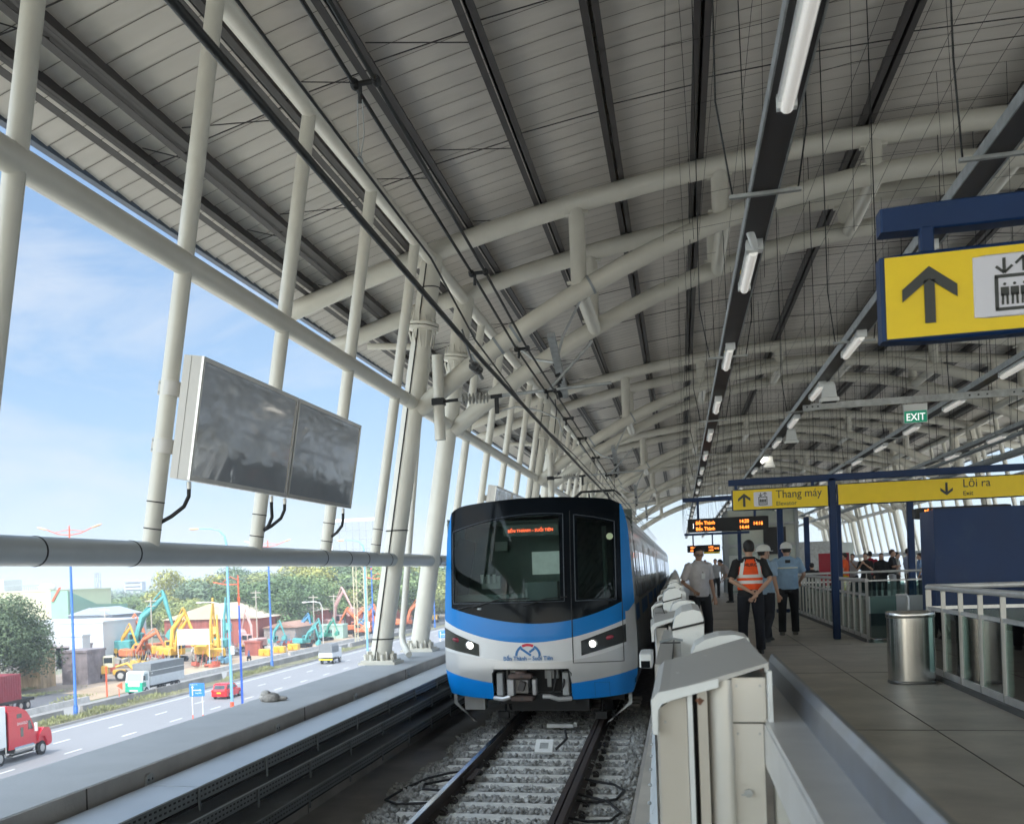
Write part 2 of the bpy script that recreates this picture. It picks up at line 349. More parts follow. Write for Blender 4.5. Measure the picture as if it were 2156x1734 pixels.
# side frames: pipes and leaning mullions --------------------------------------
def side_frame(sd):
    F = (lambda x: x) if sd == 0 else mir
    root = thing('side_frame', ('left' if sd == 0 else 'right')+' side frame of pale steel pipes with leaning mullions', 'steel frame', group='side frames of the station')
    xm = F(-4.98)
    lp = MB().tube([(xm, YN, 2.78), (xm, 113, 2.78)], .122, 20).build('lower_pipe', mat('lower_pipe_paint', (.42, .45, .47), .35, var=.08, vs=2), root)
    MB().tube([(F(-4.5), YN, 5.57), (F(-4.5), 113, 5.57)], .118, 20).build('middle_pipe', white_steel, root)
    MB().tube([(F(-4.06), YN, 8.1), (F(-4.06), 113, 8.1)], .115, 16).build('top_pipe', white_steel, root)
    r = MB()
    for k in range(-1, 6):
        for dy in (5.9, 7.5, 13.2, 14.4, 15.4, 16.9, 3.6, 4.2):
            y = Y0+BAY*k-17.4+dy
            if -5 < y < 60: r.tube([(xm, y, 2.78), (xm, y+.02, 2.78)], .1265, 20)
    r.build('joint_band', blackm, lp)
    for k in range(-1, 6):
        for dy in (-.75, 4.3): y = Y0+BAY*k+dy; r = MB(); r.tube([(F(-4.5), y, 5.57), (F(-4.5), y+.05, 5.57)], .126, 20); r.build('collar', white_steel, root)
    for k in range(-1, 6):
        for dy in (5.1, 7.9, 10.65, 13.4, 16.1):
            y = Y0+BAY*k+dy
            if y > 112: continue
            b = MB(); b.tube([(F(wx(2.85)), y, 2.85), (F(wx(8.08)), y, 8.08)], .088, 14)
            m_ = b.build('mullion', white_steel, root)
            if y < 30:
                q = MB()
                for z in (3.02, 3.28): q.tube([(F(wx(z)), y, z), (F(wx(z+.012)), y, z+.012)], .0895, 14)
                q.build('seam', blackm, m_)
    for k in range(-1, 3):     # rain pipes
        y = Y0+BAY*k+1.5
        MB().tube([(F(-5.0), y-.5, .98), (F(-5.2), y-.1, 1.15), (F(-5.25), y, 1.3), (F(-4.75), y, 5.6), (F(-4.5), y-.1, 6.6), (F(-4.7), y-.3, 6.85), (F(-5.6), y-.5, 6.9)], .062, 10).build('rain_pipe', white_steel, root)
    return root
side_frame(0); side_frame(1)

# roof ---------------------------------------------------------------------------
roof = thing('station_roof', 'long arched metal roof over the tracks and platform', 'roof')
def zd(x): return zu(x)+.42
xs = np.linspace(-7.1, mir(-7.1), 46); prof = []
y = YR
while y < YF:
    prof += [(y, 0), (y+.40, -.03), (y+.405, .0)]; y += .41
P_ = np.array(prof); nx = len(xs); ny = len(P_)
vs = [(x, p[0], zd(x)+p[1]) for p in P_ for x in xs]
fs = [(j*nx+i, j*nx+i+1, (j+1)*nx+i+1, (j+1)*nx+i) for j in range(ny-1) for i in range(nx-1)]
d = MB(); d.add(vs, fs); dk = d.build('roof_deck', deck_m, roof)
sm = MB(); y = YR
while y < 80:
    w_ = .014 if y < 30 else .02
    xa = np.linspace(-7.05, mir(-7.05), 24); vs = [(x, y+.395+dy, zd(x)-.034-dz) for x in xa for dy, dz in ((-w_/2, 0), (w_/2, 0))]
    sm.add(vs, [(2*i, 2*i+1, 2*i+3, 2*i+2) for i in range(23)]); y += .41
sm.build('deck_seams', mat('seam_brown', (.16, .145, .13), .8, var=.3, vs=2), roof)['kind'] = 'stuff'
top = MB(); top.loft([[(x, yy, zd(x)+.10) for x in xs]+[(x, yy, zd(x)+.16) for x in reversed(xs)] for yy in (YR, YF)], smooth=False); top.build('roof_top', mat('roof_top', (.45, .47, .48), .5), roof)
for F in ((lambda x: x), mir):
    g = MB(); a, b_ = F(-7.16), F(-7.06); g.bb(min(a, b_), max(a, b_), YR, YF, zd(-7.1)-.06, zd(-7.1)+.12); g.build('gutter', mat('gutter_blue', (.05, .08, .13), .45), roof)
px_ = [-6.35, -5.8, -4.52, -3.4, -2.1, -.79, .5, 1.8, 3.1]; px_ = px_+[4.2+1.1]+[mir(q) for q in reversed(px_[:-1])]
for x in px_:
    z = zu(x)+.17; sl_ = -2*.0152*(x-XC); b = MB()
    b.box((x+.03, (YN+YF)/2, z+.12), (.014, YF-YN, .24), ry=-math.atan(sl_)); b.box((x-.035, (YN+YF)/2, z+.13), (.012, YF-YN, .22), ry=-math.atan(sl_))
    if x in (-5.8, mir(-5.8)): b.box((x-.17 if x < 0 else x+.17, (YN+YF)/2, z+.20), (.10, YF-YN, .12), ry=-math.atan(sl_))
    b.build('purlin', purlin_m, roof)
    b = MB()
    for s in (-1, 1): b.box((x+s*.068, (YN+YF)/2, z-.006+s*.068*sl_), (.085, YF-YN, .012), ry=-math.atan(sl_))
    b.build('purlin_flange', purlin_l, roof)
for y in np.arange(-1.2, 75, 3.48):
    b = MB()
    for j, x in enumerate(px_[:-1]):
        x2 = px_[j+1]; b.tube([(x+.05, y, zu(x)+.25), (x2-.05, y+.16, zu(x2)+.25)], .009, 5)
        if x < -2.5 or x > 10.5: b.tube([(x+.05, y-.25, zu(x)+.38), (x2-.05, y+.4, zu(x2)+.2)], .008, 5)
    b.build('tie_rod', purlin_m, roof)

# lamp trays ----------------------------------------------------------------------
def lamp_proto():
    r = thing('tube_lamp', 'x', 'lamp')
    h = MB(); h.bb(-.045, .045, -.62, .62, -.045, 0); h.bb(-.05, .05, -.63, -.58, -.075, 0); h.bb(-.05, .05, .58, .63, -.075, 0); h.build('housing', psd_white, r)
    MB().tube([(0, -.6, -.075), (0, .6, -.07)], .033, 12).build('tube', tube_off, r)
    return r
lp0 = None
trays = [(.615, 4.9, 'leftmost'), (1.97, 4.95, 'second from left'), (4.38, 5.0, 'middle'), (6.43, 4.95, 'second from right'), (7.8, 4.9, 'rightmost')]
lamp_ys = {0: list(np.arange(5.5, 95, 3.9)), 1: list(np.arange(5.9+4.2, 100, 3.4)), 2: list(np.arange(16.5, 90, 3.4)), 3: list(np.arange(14, 90, 3.9)), 4: list(np.arange(14, 90, 3.9))}
tword = ['leftmost', 'second', 'third', 'fourth', 'rightmost']
for ti, (x, z, wd) in enumerate(trays):
    root = thing('lighting_tray', f'{wd} of the five dark lighting trays hanging from the roof', 'lighting tray', group='lighting trays under the roof')
    b = MB(); b.bb(x-.08, x+.08, YN, 100, z, z+.012); b.build('tray_base', purlin_m, root)
    b = MB(); b.bb(x-.09, x-.08, YN, 100, z-.01, z+.07); b.bb(x+.08, x+.09, YN, 100, z-.01, z+.07); b.build('tray_side', galv, root)
    for y in np.arange(7.6, 90, 5.8): 
        b = MB(); b.bb(x-.22, x+.22, y-.02, y+.02, z-.035, z-.012); b.build('cross_bar', galv, root)
        hw = MB(); hw.tube([(x-.2, y, z-.02), (x-.2-.1, y-.3, z+.5), (x-.25, y, zu(x)+.2)], .006, 4); hw.tube([(x+.2, y, z-.02), (x+.3, y+.3, z+.5), (x+.25, y, zu(x)+.2)], .006, 4)
        hw.build('hanger_wire', blackm, root)
    for j, y in enumerate(lamp_ys[ti]):
        lab = f'{nth(j)} tube lamp from the camera on the {tword[ti]} lighting tray'
        if lp0 is None: lp0 = lamp_proto(); o = lp0; o.location = (x, y, z); o['label'] = lab; o['group'] = 'tube lamps on the lighting trays'
        else:
            o = dup(lp0, (x+(.0 if ti != 1 else 0), y, z), 0, lab, 'tube lamps on the lighting trays')
        if (ti, j) in ((1, 5), (0, 0)):
            for ch in o.children:
                if ch.name.startswith('tube') and (ti, j) == (1, 5):
                    me = ch.data.copy(); me.materials.clear(); me.materials.append(tube_on); ch.data = me
    if ti in (0, 1):
        for y in (9.6, 13.1):
            s = MB().bb(x-.05, x+.05, y, y+.12, z-.002, z-.0012+.0).build('yellow_sticker', yellow, root)
# small junction fitting on first tray
j = MB(); j.bb(.56, .68, 8.72, 8.84, 4.82, 4.9); j.tube([(.62, 8.7, 4.84), (.58, 8.55, 4.9), (.58, 8.5, 4.98)], .03, 8)
j.build('junction_box', psd_white, label='small white junction box under the leftmost lighting tray', cat='junction box')
# net wires
net = thing('bird_net', 'fine net of thin wires stretched under the roof above the platform', 'net')
b = MB()
for x in np.arange(.0, 8.6, .43): b.tube([(x, 6, zu(x)-1.0+.1*math.sin(x*7))]+[(x+.12*math.sin(y*.9+x*3), y, zu(x)-1.0-.12*abs(math.sin(y*.25))) for y in np.arange(8, 92, 6)], .0035, 3, cap=False)
for y in np.arange(7, 90, 1.7):
    b.tube([(x, y+.1*math.sin(x*2), zu(x)-1.03) for x in np.linspace(0, 8.4, 9)], .0035, 3, cap=False)
b.build('net_wires', blackm, net)
b = MB()
for x in np.arange(.2, 8.4, .9):
    for y in np.arange(13, 60, 4.6):
        b = MB(); b.tube([(x, y, zu(x)+.2), (x+.1*math.sin(x*9+y), y+.1*math.cos(y), 5.4+.8*abs(math.sin(x*5+y)))], .0035, 3, cap=False); b.build('drop_wire', blackm, net)

# speakers on tray two
def speaker():
    r = thing('loudspeaker', 'x', 'loudspeaker')
    b = MB(); b.loft([[(sx*a, sy*a*.8, z) for sx, sy in ((-1, -1), (1, -1), (1, 1), (-1, 1))] for a, z in ((.09, 0), (.12, -.05), (.15, -.26), (.19, -.28), (.19, -.34))], smooth=False); b.build('horn', psd_white, r)
    MB().bb(-.15, .15, -.12, .12, -.345, -.341).build('grille', blackm, r)
    b = MB(); b.bb(-.02, .02, -.02, .02, 0, .15); b.bb(-.12, -.1, -.02, .02, -.2, .05); b.bb(-.12, .12, -.02, .02, .04, .06); b.build('bracket', galv, r); return r
sp = speaker(); sp.scale = (.62, .62, .8)
for i, y in enumerate((16.3, 21.6, 26.8)):
    lab = f'{nth(i)} white horn loudspeaker hanging below the second lighting tray'
    if i == 0: sp.location = (2.05, y, 4.93); sp['label'] = lab; sp['group'] = 'loudspeakers'
    else: dup(sp, (2.05, y, 4.93), 0, lab)
# exit sign on galvanised beam
b = MB(); b.bb(1.95, 6.6, 18.6, 18.64, 4.86, 4.96); b.bb(1.95, 6.6, 18.6, 18.68, 4.955, 4.965); eb = b.build('cross_beam', galv, label='galvanised steel beam crossing below the roof that carries the exit sign', cat='beam')
h = MB()
for x in (2.0, 2.08, 2.16, 4.3, 4.42, 4.54, 4.9, 5.02): h.bb(x, x+.025, 18.597, 18.6, 4.9, 4.925)
h.build('bolt', blackm, eb)
ex = thing('exit_sign', 'small green EXIT sign with white housing under the steel beam', 'exit sign', (3.56, 18.62, 4.84))
MB().bb(-.165, .165, -.03, .03, -.1, 0).build('housing', psd_white, ex)
MB().bb(-.165, .165, -.012, .012, -.29, -.1).build('sign_frame', psd_white, ex)
MB().bb(-.157, .157, -.016, .016, -.282, -.105).build('green_face', mat('exit_green', (.0, .16, .09), .4, var=0, emit=(0, .3, .17), es=.25), ex)
text_mb('EXIT', .155, mat('exit_white', (.8, .85, .82), .4, var=0, emit=(1, 1, 1), es=.35), ex, 'exit_lettering', (0, -.018, -.25), align='CENTER', bold=.002, sx=.85)
# conduits to the right of the platform roof
for i, (x0, z0) in enumerate(((6.9, 4.6), (7.3, 5.15))):
    b = MB(); b.tube([(x0, 12, z0), (x0, 60, z0)], .05, 8); b.tube([(x0+.1, 12, z0), (x0+.1, 60, z0)], .03, 6); b.build('cable_conduit', grey_steel, label=('lower' if i == 0 else 'upper')+' dark cable conduit running along the right side under the roof', cat='conduit')

# lightbox screens on the left mullions --------------------------------------------
film = mat('screen_film', (.36, .38, .41), .10, var=.06, vs=2, coat=.4)
tf = film.node_tree; bnode = tf.nodes['Principled BSDF']; tcn = tf.nodes.new('ShaderNodeTexCoord'); mpn = tf.nodes.new('ShaderNodeMapping'); mpn.inputs['Scale'].default_value = (1, 1.1, 2.2)
wv = tf.nodes.new('ShaderNodeTexNoise'); wv.inputs['Scale'].default_value = .9; wv.inputs['Detail'].default_value = 2.2; wv.inputs['Distortion'].default_value = .5
bp_ = tf.nodes.new('ShaderNodeBump'); bp_.inputs['Strength'].default_value = .35; bp_.inputs['Distance'].default_value = .10
tf.links.new(tcn.outputs['Object'], mpn.inputs[0]); tf.links.new(mpn.outputs[0], wv.inputs['Vector']); tf.links.new(wv.outputs['Fac'], bp_.inputs['Height']); tf.links.new(bp_.outputs[0], bnode.inputs['Normal'])
def lightbox(y0, y1, lab, mast, cables):
    r = thing('advert_lightbox', lab, 'lightbox', (-4.5, y0, 3.47), group='lightboxes on the left mullions')
    L = y1-y0; H = 1.19; tl = math.atan(.173)
    def T(b): return b.xf(Matrix.Rotation(tl, 4, 'Y'))
    T(MB().bb(-.20, -.012, 0, L, 0, H)).build('case', psd_w, r)
    f = MB()
    for a in ((0, L, 0, .045), (0, L, H-.045, H), (0, .045, .045, H-.045), (L-.045, L, .045, H-.045)): f.bb(-.012, .012, *a)
    T(f).build('frame', alu, r)
    T(MB().bb(-.012, .002, .045, L-.045, .045, H-.045)).build('screen', film, r)
    T(MB().bb(-.1205, -.1185, -.003, 0, 0, H)).build('seam', blackm, r)
    for my in mast:
        for z in (.3, .86):
            c = MB(); c.tube([(-.33, my-y0, z-.07), (-.33, my-y0, z+.07)], .098, 18); c.bb(-.475, -.185, my-y0-.006, my-y0+.012, z-.07, z+.07)
            cl = T(c).build('clamp', psd_w, r)
            c = MB()
            for q in (-.455, -.205):
                for zq in (-.045, .045): c.tube([(q, my-y0-.007, z+zq), (q, my-y0-.02, z+zq)], .012, 8)
            T(c).build('bolt', grey_steel, cl)
    for cy, my in cables:
        c = MB(); c.tube([(-.08, cy-y0, -.0), (-.08, cy-y0, -.07)], .024, 10); c.build('cable_gland', alu, r)
        c = MB(); dy = my-cy; c.tube([(-.08, cy-y0, -.05), (-.085, cy-y0+.02*dy, -.14), (-.13, cy-y0+.3*dy, -.24), (-.25, cy-y0+.7*dy, -.33), (-.39, cy-y0+dy, -.40)]+([(-.41, cy-y0+dy, -.55), (-.44, cy-y0+dy*.95, -.66)] if dy > .2 else []), .021, 8); c.build('cable', rubber, r)
    return r
lightbox(9.62, 12.32, 'nearer large blank grey lightbox clamped to the left mullions', (9.7,), ((9.80, 9.72), (12.05, 12.5)))
lightbox(12.36, 15.0, 'blank grey lightbox beside the nearer one above the lower pipe', (15.2,), ((12.5, 12.45), (14.9, 15.2)))
for k, (a, lb) in enumerate(((27.0, 'distant blank lightbox on mullions just left of the train roof'), (29.8, 'distant blank lightbox behind the train roof, second of its pair'))):
    lightbox(a, a+2.7, lb, (a+.3,), ())

# ================================================================== TRACK
def tx(y): return -1.94-.0115*(min(y, 19)-10.6)
def ballast(name, cx, y0, y1, dens, lx, rx_):
    t_ = (1+5**.5)/2; iv = np.array([(-1, t_, 0), (1, t_, 0), (-1, -t_, 0), (1, -t_, 0), (0, -1, t_), (0, 1, t_), (0, -1, -t_), (0, 1, -t_), (t_, 0, -1), (t_, 0, 1), (-t_, 0, -1), (-t_, 0, 1)], float); iv /= np.linalg.norm(iv[0])
    ifc = np.array([(0, 11, 5), (0, 5, 1), (0, 1, 7), (0, 7, 10), (0, 10, 11), (1, 5, 9), (5, 11, 4), (11, 10, 2), (10, 7, 6), (7, 1, 8), (3, 9, 4), (3, 4, 2), (3, 2, 6), (3, 6, 8), (3, 8, 9), (4, 9, 5), (2, 4, 11), (6, 2, 10), (8, 6, 7), (9, 8, 1)])
    n = int((rx_-lx)*(y1-y0)*dens); rs = np.random.RandomState(3)
    p = np.stack([rs.uniform(lx, rx_, n), rs.uniform(y0, y1, n)], 1)
    edge = lx+.18+.12*np.sin(p[:, 1]*1.7)+.10*np.sin(p[:, 1]*4.1); p = p[(p[:, 0] > edge)]; n = len(p)
    q = rs.normal(size=(n, 4)); q /= np.linalg.norm(q, axis=1)[:, None]; a, b, c, d = q.T
    Rm = np.stack([1-2*(c*c+d*d), 2*(b*c-a*d), 2*(b*d+a*c), 2*(b*c+a*d), 1-2*(b*b+d*d), 2*(c*d-a*b), 2*(b*d-a*c), 2*(c*d+a*b), 1-2*(b*b+c*c)], 1).reshape(n, 3, 3)
    sc = rs.uniform(.018, .038, (n, 1, 1))*rs.uniform(.55, 1.15, (n, 1, 3)); jit = 1+rs.uniform(-.28, .28, (n, 12, 1))
    V = (iv[None]*jit*sc)@Rm.transpose(0, 2, 1)
    dx = p[:, 0]-cx; sh = np.clip((np.abs(dx)-1.35)/1.0, 0, 1); z = -.185-.20*sh+rs.uniform(-.03, .03, n)
    dd = np.abs(((p[:, 1]-7.0+.3) % .6)-.3); z -= np.where((dd < .13) & (np.abs(dx) < 1.2), .09, 0)
    V += np.stack([p[:, 0], p[:, 1], z], 1)[:, None]
    F = (ifc[None]+12*np.arange(n)[:, None, None]).reshape(-1, 3)
    me = bpy.data.meshes.new(name); me.from_pydata(V.reshape(-1, 3).tolist(), [], F.tolist()); me.materials.append(stone)
    o = bpy.data.objects.new(name, me); C.objects.link(o); tag(o, 'grey crushed stone ballast around the sleepers', 'ballast', kind='stuff')
    return o
ballast('ballast', -2.0, 6.0, 21, 560, -3.65, -.62)
bb_ = MB(); bb_.prism([(-3.5, -.41), (-3.0, -.24), (-.7, -.24), (-.7, -.41)], 'y', YN, 138)
bb_.build('ballast_bed', stone, label='ballast bed filling the space below the sleepers', cat='ballast', kind='stuff')
bb_ = MB(); bb_.prism([(9.1, -.41), (9.4, -.22), (11.6, -.22), (12, -.41)], 'y', YN, 138); bb_.build('ballast_bed', stone, label='ballast bed of the second track beyond the platform', cat='ballast', kind='stuff')
sl0 = thing('sleeper', 'x', 'sleeper')
b = MB(); b.loft([[(-x, -y, z), (x, -y, z), (x, y, z), (-x, y, z)] for x, y, z in ((1.2, .135, -.22), (1.2, .135, -.05), (1.185, .105, 0))], smooth=False)
b.build('concrete_beam', sleeper_m, sl0)
for s in (-1, 1):
    for q in (-1, 1):
        c = MB(); X = s*.75+q*.115; c.box((X, 0, .02), (.07, .14, .03)); c.tube([(X+q*.03, -.06, .03), (X, -.065, .06), (X-q*.035, -.02, .055), (X-q*.035, .02, .055), (X, .065, .06), (X+q*.03, .06, .03)], .011, 5)
        c.build('rail_clip', mat('clip_dark', (.03, .025, .024), .6, var=.2), sl0)
ys_ = [7.0+.6*i for i in range(-3, 28)]
for i, y in enumerate(ys_):
    lab = f'{nth(i-0)} concrete sleeper of the track' if y < 6.5 else f'{nth(i-3)} visible concrete sleeper from the bottom of the view'
    if y < 5.6: continue
    if i-2 == 0 or sl0['label'] == 'x': o = sl0; o.location = (tx(y), y, -.17); o['label'] = 'foremost concrete sleeper at the very bottom of the view'; o['group'] = 'concrete sleepers'
    else: dup(sl0, (tx(y), y, -.17), random.uniform(-.008, .008), lab, 'concrete sleepers')
def rail(x_off, label, cxf=tx, ya=YN, yb=138, guard=False):
    root = thing('rail', label, 'rail')
    path = [(ya), 19, 19.01, yb]
    prof = [(-.07, -.165), (.07, -.165), (.07, -.15), (.012, -.135), (.012, -.045), (.036, -.035), (.036, -.005), (-.036, -.005), (-.036, -.035), (-.012, -.045), (-.012, -.135), (-.07, -.15)]
    b = MB(); b.loft([[(cxf(y)+x_off+p[0], y, p[1]) for p in prof] for y in path], smooth=False); b.build('rail_web', rail_side, root)
    b = MB(); hp = [(-.034, -.0045), (.034, -.0045), (.028, .001), (-.028, .001)]
    b.loft([[(cxf(y)+x_off+p[0], y, p[1]) for p in hp] for y in path], smooth=False); b.build('running_surface', rail_top if not guard else rail_side, root)
    if guard:
        b = MB(); b.loft([[(cxf(y)+x_off-.085+p[0]*.8, y, p[1]*.95) for p in prof] for y in path], smooth=False); b.build('guard_rail', rail_side, root)
rail(-.75, 'left rail of the near track with shiny running edge')
rail(.72, 'right rail of the near track doubled with a dark guard rail', guard=True)
rail(-.75, 'left rail of the second track beyond the platform', lambda y: 10.35); rail(.72, 'right rail of the second track beyond the platform', lambda y: 10.35)
jb = MB()
for k in range(7): jb.tube([(-2.62-.0115*(13.4+k*.11-10.6)+.02, 13.4+k*.11, -.08), (-2.56-.0115*(13.4+k*.11-10.6)+.03, 13.4+k*.11, -.08)], .022, 6)
jb.bb(-2.68, -2.655, 13.3, 14.2, -.12, -.04); jb.build('rail_joint_plate', rail_side, label='dark bolted joint plate on the left rail', cat='joint plate')
def cable(name, pts, lab, r=.016): return MB().tube(pts, r, 8).build(name, rubber, label=lab, cat='cable')
cable('bond_cable', [(-2.72, 14.1, -.09), (-3.0, 14.0, -.12), (-3.2, 13.7, -.13), (-3.38, 13.0, -.15), (-3.42, 12.4, -.15), (-3.2, 12.1, -.13), (-2.72, 12.1, -.1)], 'longer black bond cable looping out from the left rail')
cable('bond_cable', [(-2.72, 13.6, -.09), (-2.95, 13.5, -.12), (-3.15, 13.3, -.13), (-3.1, 13.0, -.13), (-2.72, 12.75, -.1)], 'inner black bond cable looping out from the left rail')
cable('bond_cable', [(-1.2, 13.6, -.09), (-.85, 13.5, -.13), (-.72, 13.2, -.14), (-.78, 12.7, -.14), (-.98, 12.4, -.12), (-1.2, 12.4, -.1)], 'upper black bond cable looping out from the right rail')
cable('bond_cable', [(-1.2, 12.7, -.09), (-.86, 12.5, -.13), (-.7, 12.0, -.14), (-.78, 11.6, -.14), (-1.0, 11.45, -.12), (-1.2, 11.5, -.1)], 'lower black bond cable looping out from the right rail')
bal = thing('balise', 'square white track beacon mounted between the rails', 'track beacon', (-1.95, 15.6, -.12)); bal.rotation_euler = (R(38), 0, R(-3))
b = MB(); b.bb(-.125, .125, 0, .25, 0, .04); b.build('beacon_frame', psd_white, bal)
MB().bb(-.06, .06, .07, .18, .04, .045).build('beacon_center', galv, bal)
b = MB(); b.bb(-.1, .12, -.55, -.5, -.02, .02); b.tube([(-.08, -.2, 0), (-.1, -.52, 0)], .014, 5); b.tube([(.08, -.2, 0), (.06, -.52, 0)], .014, 5); b.tube([(.17, .1, 0), (.3, .3, 0), (.25, .5, 0)], .02, 5); b.build('bracket', rubber, bal)
b = MB(); b.bb(-2.19, -1.76, 18.1, 18.3, -.1, -.04); b.bb(-1.76, -1.71, 18.2, 18.32, -.1, -.02); b.build('loop_box', psd_white, label='long flat white loop antenna box across the track near the train', cat='antenna box')
for i, y in enumerate((9.35, 7.9)):
    b = MB(); b.box((-1.86+.02*i, y, -.14), (.07, .16, .05), rz=.2); b.tube([(-1.9, y-.1, -.12), (-1.86, y, -.06), (-1.84, y+.1, -.12)], .012, 5)
    b.build('cable_clamp', rail_side, label=('farther' if i == 0 else 'nearer')+' small rusty clamp between the rails', cat='clamp')

# ================================================================== TRAIN
silver = mat('train_silver', (.58, .58, .59), .36, metal=.45, var=.05, vs=3, coat=.2)
twhite = mat('train_white', (.70, .71, .73), .3, var=.03, coat=.4)
tblue = mat('train_blue', (.0, .20, .60), .3, var=.05, vs=2, coat=.1, spec=.3)
tblue2 = mat('train_blue_low', (.0, .21, .66), .35, var=.06)
TX = -2.25; TW = 1.5; FY = 17.3
train = thing('metro_train', 'silver and blue metro train with black windshield standing at the platform', 'train', (TX, 0, 0)); train.scale = (1.06, 1, 1)
def side_w(z):    # half width with height
    if z > 2.9: return TW-.10-((z-2.9)/.75)**2*.10*1.5
    return TW-.03-.07*max(0, (z-1.2)/1.7)**1.5-(.10*((1.0-z)/.55)**2 if z < 1.0 else 0)
def fy(u, z):     # front surface depth
    a = abs(u)/TW; lean = .05+.30*max(0, (z-1.4)/2.2)**1.6+.10*max(0, (.95-z)/.5)**1.5
    return FY+lean+.42*a**2+.55*max(0, a-.80)**1.5*4.2
def patch(name, m, x0, x1, zt, zb, off=0, parent=train, nx=40, nz=14, th=.0):
    vs = []; 
    for j in range(nz+1):
        for i in range(nx+1):
            x = lerp(x0, x1, i/nx); z = lerp(zb(x), zt(x), j/nz); W_ = side_w(z); xx = max(-W_, min(W_, x))
            vs.append((xx, fy(xx, z)-off, z))
    fs = [(j*(nx+1)+i, j*(nx+1)+i+1, (j+1)*(nx+1)+i+1, (j+1)*(nx+1)+i) for j in range(nz) for i in range(nx)]
    return MB().add(vs, fs, True).build(name, m, parent)
def ztop(x): return 3.66-.115*(abs(x)/1.5)**2-.26*max(0, (abs(x)-1.0)/.5)**2.6
# curves in train-local x (photo x + .15)
def crv(*pts):
    X = [p[0] for p in pts]; Z = [p[1] for p in pts]
    def f(x):
        # Catmull-like smooth interpolation via numpy poly
        return float(np.interp(x, XX, YY))
    k = len(pts); co = np.polyfit(X, Z, min(k-1, 3)); XX = np.linspace(X[0], X[-1], 60); YY = np.polyval(co, XX); return f
maskb = crv((-1.45, 1.97), (-.6, 1.72), (0, 1.655), (.55, 1.69), (1.32, 1.98))
bandb = crv((-1.5, 1.74), (-.98, 1.49), (-.16, 1.365), (.54, 1.41), (1.5, 1.76))
whb = crv((-1.5, 1.22), (-.9, 1.12), (-.1, 1.035), (.45, 1.05), (1.5, 1.36))
lowt = crv((-1.5, .90), (-.65, .70), (0, .67), (.52, .69), (1.5, .90))
def lowb(x): return .43+.10*(abs(x)/1.5)**3
WM = lambda x: 1e9
wt = lambda x: 3.10+.27*(1-((x-.05)/1.45)**2)          # top edge of the window zone
wb = lambda x: 2.02
patch('front_mask', black, -1.31, 1.28, ztop, wt, .004, nz=8)
patch('front_mask', black, -1.31, 1.28, wb, maskb, .004, nz=8)
for xa, xb in ((-1.31, -1.24), (.40, .66), (1.17, 1.28)): patch('front_mask', black, xa, xb, wt, wb, .004, nx=8)
patch('front_silver_shell', silver, -1.5, 1.5, lambda x: whb(x), lambda x: max(lowt(x), .93 if -.66 < x < .52 else 0), 0, nx=80, nz=6)
patch('white_panel', twhite, -1.5, 1.32, bandb, whb, .001)
patch('blue_band', tblue, -1.5, 1.32, maskb, bandb, .002)
# side wraps (blue corners)
def wrap(name, m, s, zt, zb, xa, xb, off=0.0): return patch(name, m, s*xa if s > 0 else -xb, s*xb if s > 0 else -xa, lambda x: zt, lambda x: zb, off, nx=10, nz=24)
patch('corner_blue', tblue, 1.28, 1.5, lambda x: ztop(x), lambda x: 1.80+.9*max(0, (x-1.36))*1.6, .003, nx=10, nz=24)
patch('corner_blue', tblue, -1.5, -1.31, lambda x: ztop(x), lambda x: 1.74, .003, nx=10, nz=24)
patch('corner_silver', silver, 1.32, 1.5, lambda x: 1.80+.9*max(0, (x-1.36))*1.6, whb, .0, nx=10, nz=10)
for x0, x1 in ((-1.5, -.66), (.52, 1.5)): patch('lower_skirt', tblue2, x0, x1, lowt, lowb, .001, nx=20)
for x0, x1 in ((-.66, -.6599),): pass
patch('hatch_outline', blackm, .85, .853, lambda x: .70, lambda x: .48, .003, nx=1, nz=3); patch('hatch_outline', blackm, 1.06, 1.063, lambda x: .70, lambda x: .48, .003, nx=1, nz=3); patch('hatch_outline', blackm, .85, 1.063, lambda x: .70, lambda x: .697, .003, nx=2, nz=1)
# cut-out frame round the coupler
b = MB()
for pts in ([(-.66, .45), (-.66, .86), (-.60, .925), (.46, .925), (.52, .86), (.52, .45)],):
    b.tube([(x, fy(x, z)+.01, z) for x, z in pts], .014, 6)
b.build('coupler_recess_rim', blackm, train)
MB().bb(-.66, .52, FY+.75, FY+.8, .3, .95).build('coupler_recess', blackm, train)
# windows : glass plates standing off a dark cab
cabg = glass('cab_glass', (.55, .68, .66), .12)
gl2 = glass('cab_door_glass', (.11, .14, .14), .12)
patch('windshield', cabg, -1.24, .40, wt, wb, .006, nx=30)
patch('door_window', gl2, .66, 1.17, wt, wb, .006, nx=12)
edge = mat('seal_grey', (.05, .065, .085), .35, var=0)
def fline(name, pts, r=.007, m=edge, off=.012, parent=train):
    dense = []
    for (a, b_) in zip(pts[:-1], pts[1:]):
        n = max(2, int(math.hypot(b_[0]-a[0], b_[1]-a[1])/.08))
        dense += [(lerp(a[0], b_[0], i/n), lerp(a[1], b_[1], i/n)) for i in range(n)]
    dense.append(pts[-1]); return MB().tube([(x, fy(x, z)-off, z) for x, z in dense], r, 6).build(name, m, parent)
arc = lambda xa, xb, d=0: [(x, wt(x)+d) for x in np.linspace(xa, xb, 12)]
fline('window_seal', [(-1.27, wb(0)-.03)]+arc(-1.27, .46, .03)+[(.46, wb(0)-.03), (-1.27, wb(0)-.03)])
fline('window_seal', [(.62, wb(0)-.03)]+arc(.62, 1.20, .03)+[(1.20, wb(0)-.03), (.62, wb(0)-.03)])
fline('door_seam', [(.56, 3.42), (.56, 1.02), (1.28, 1.02), (1.28, 2.0)], .006, blackm, .008)
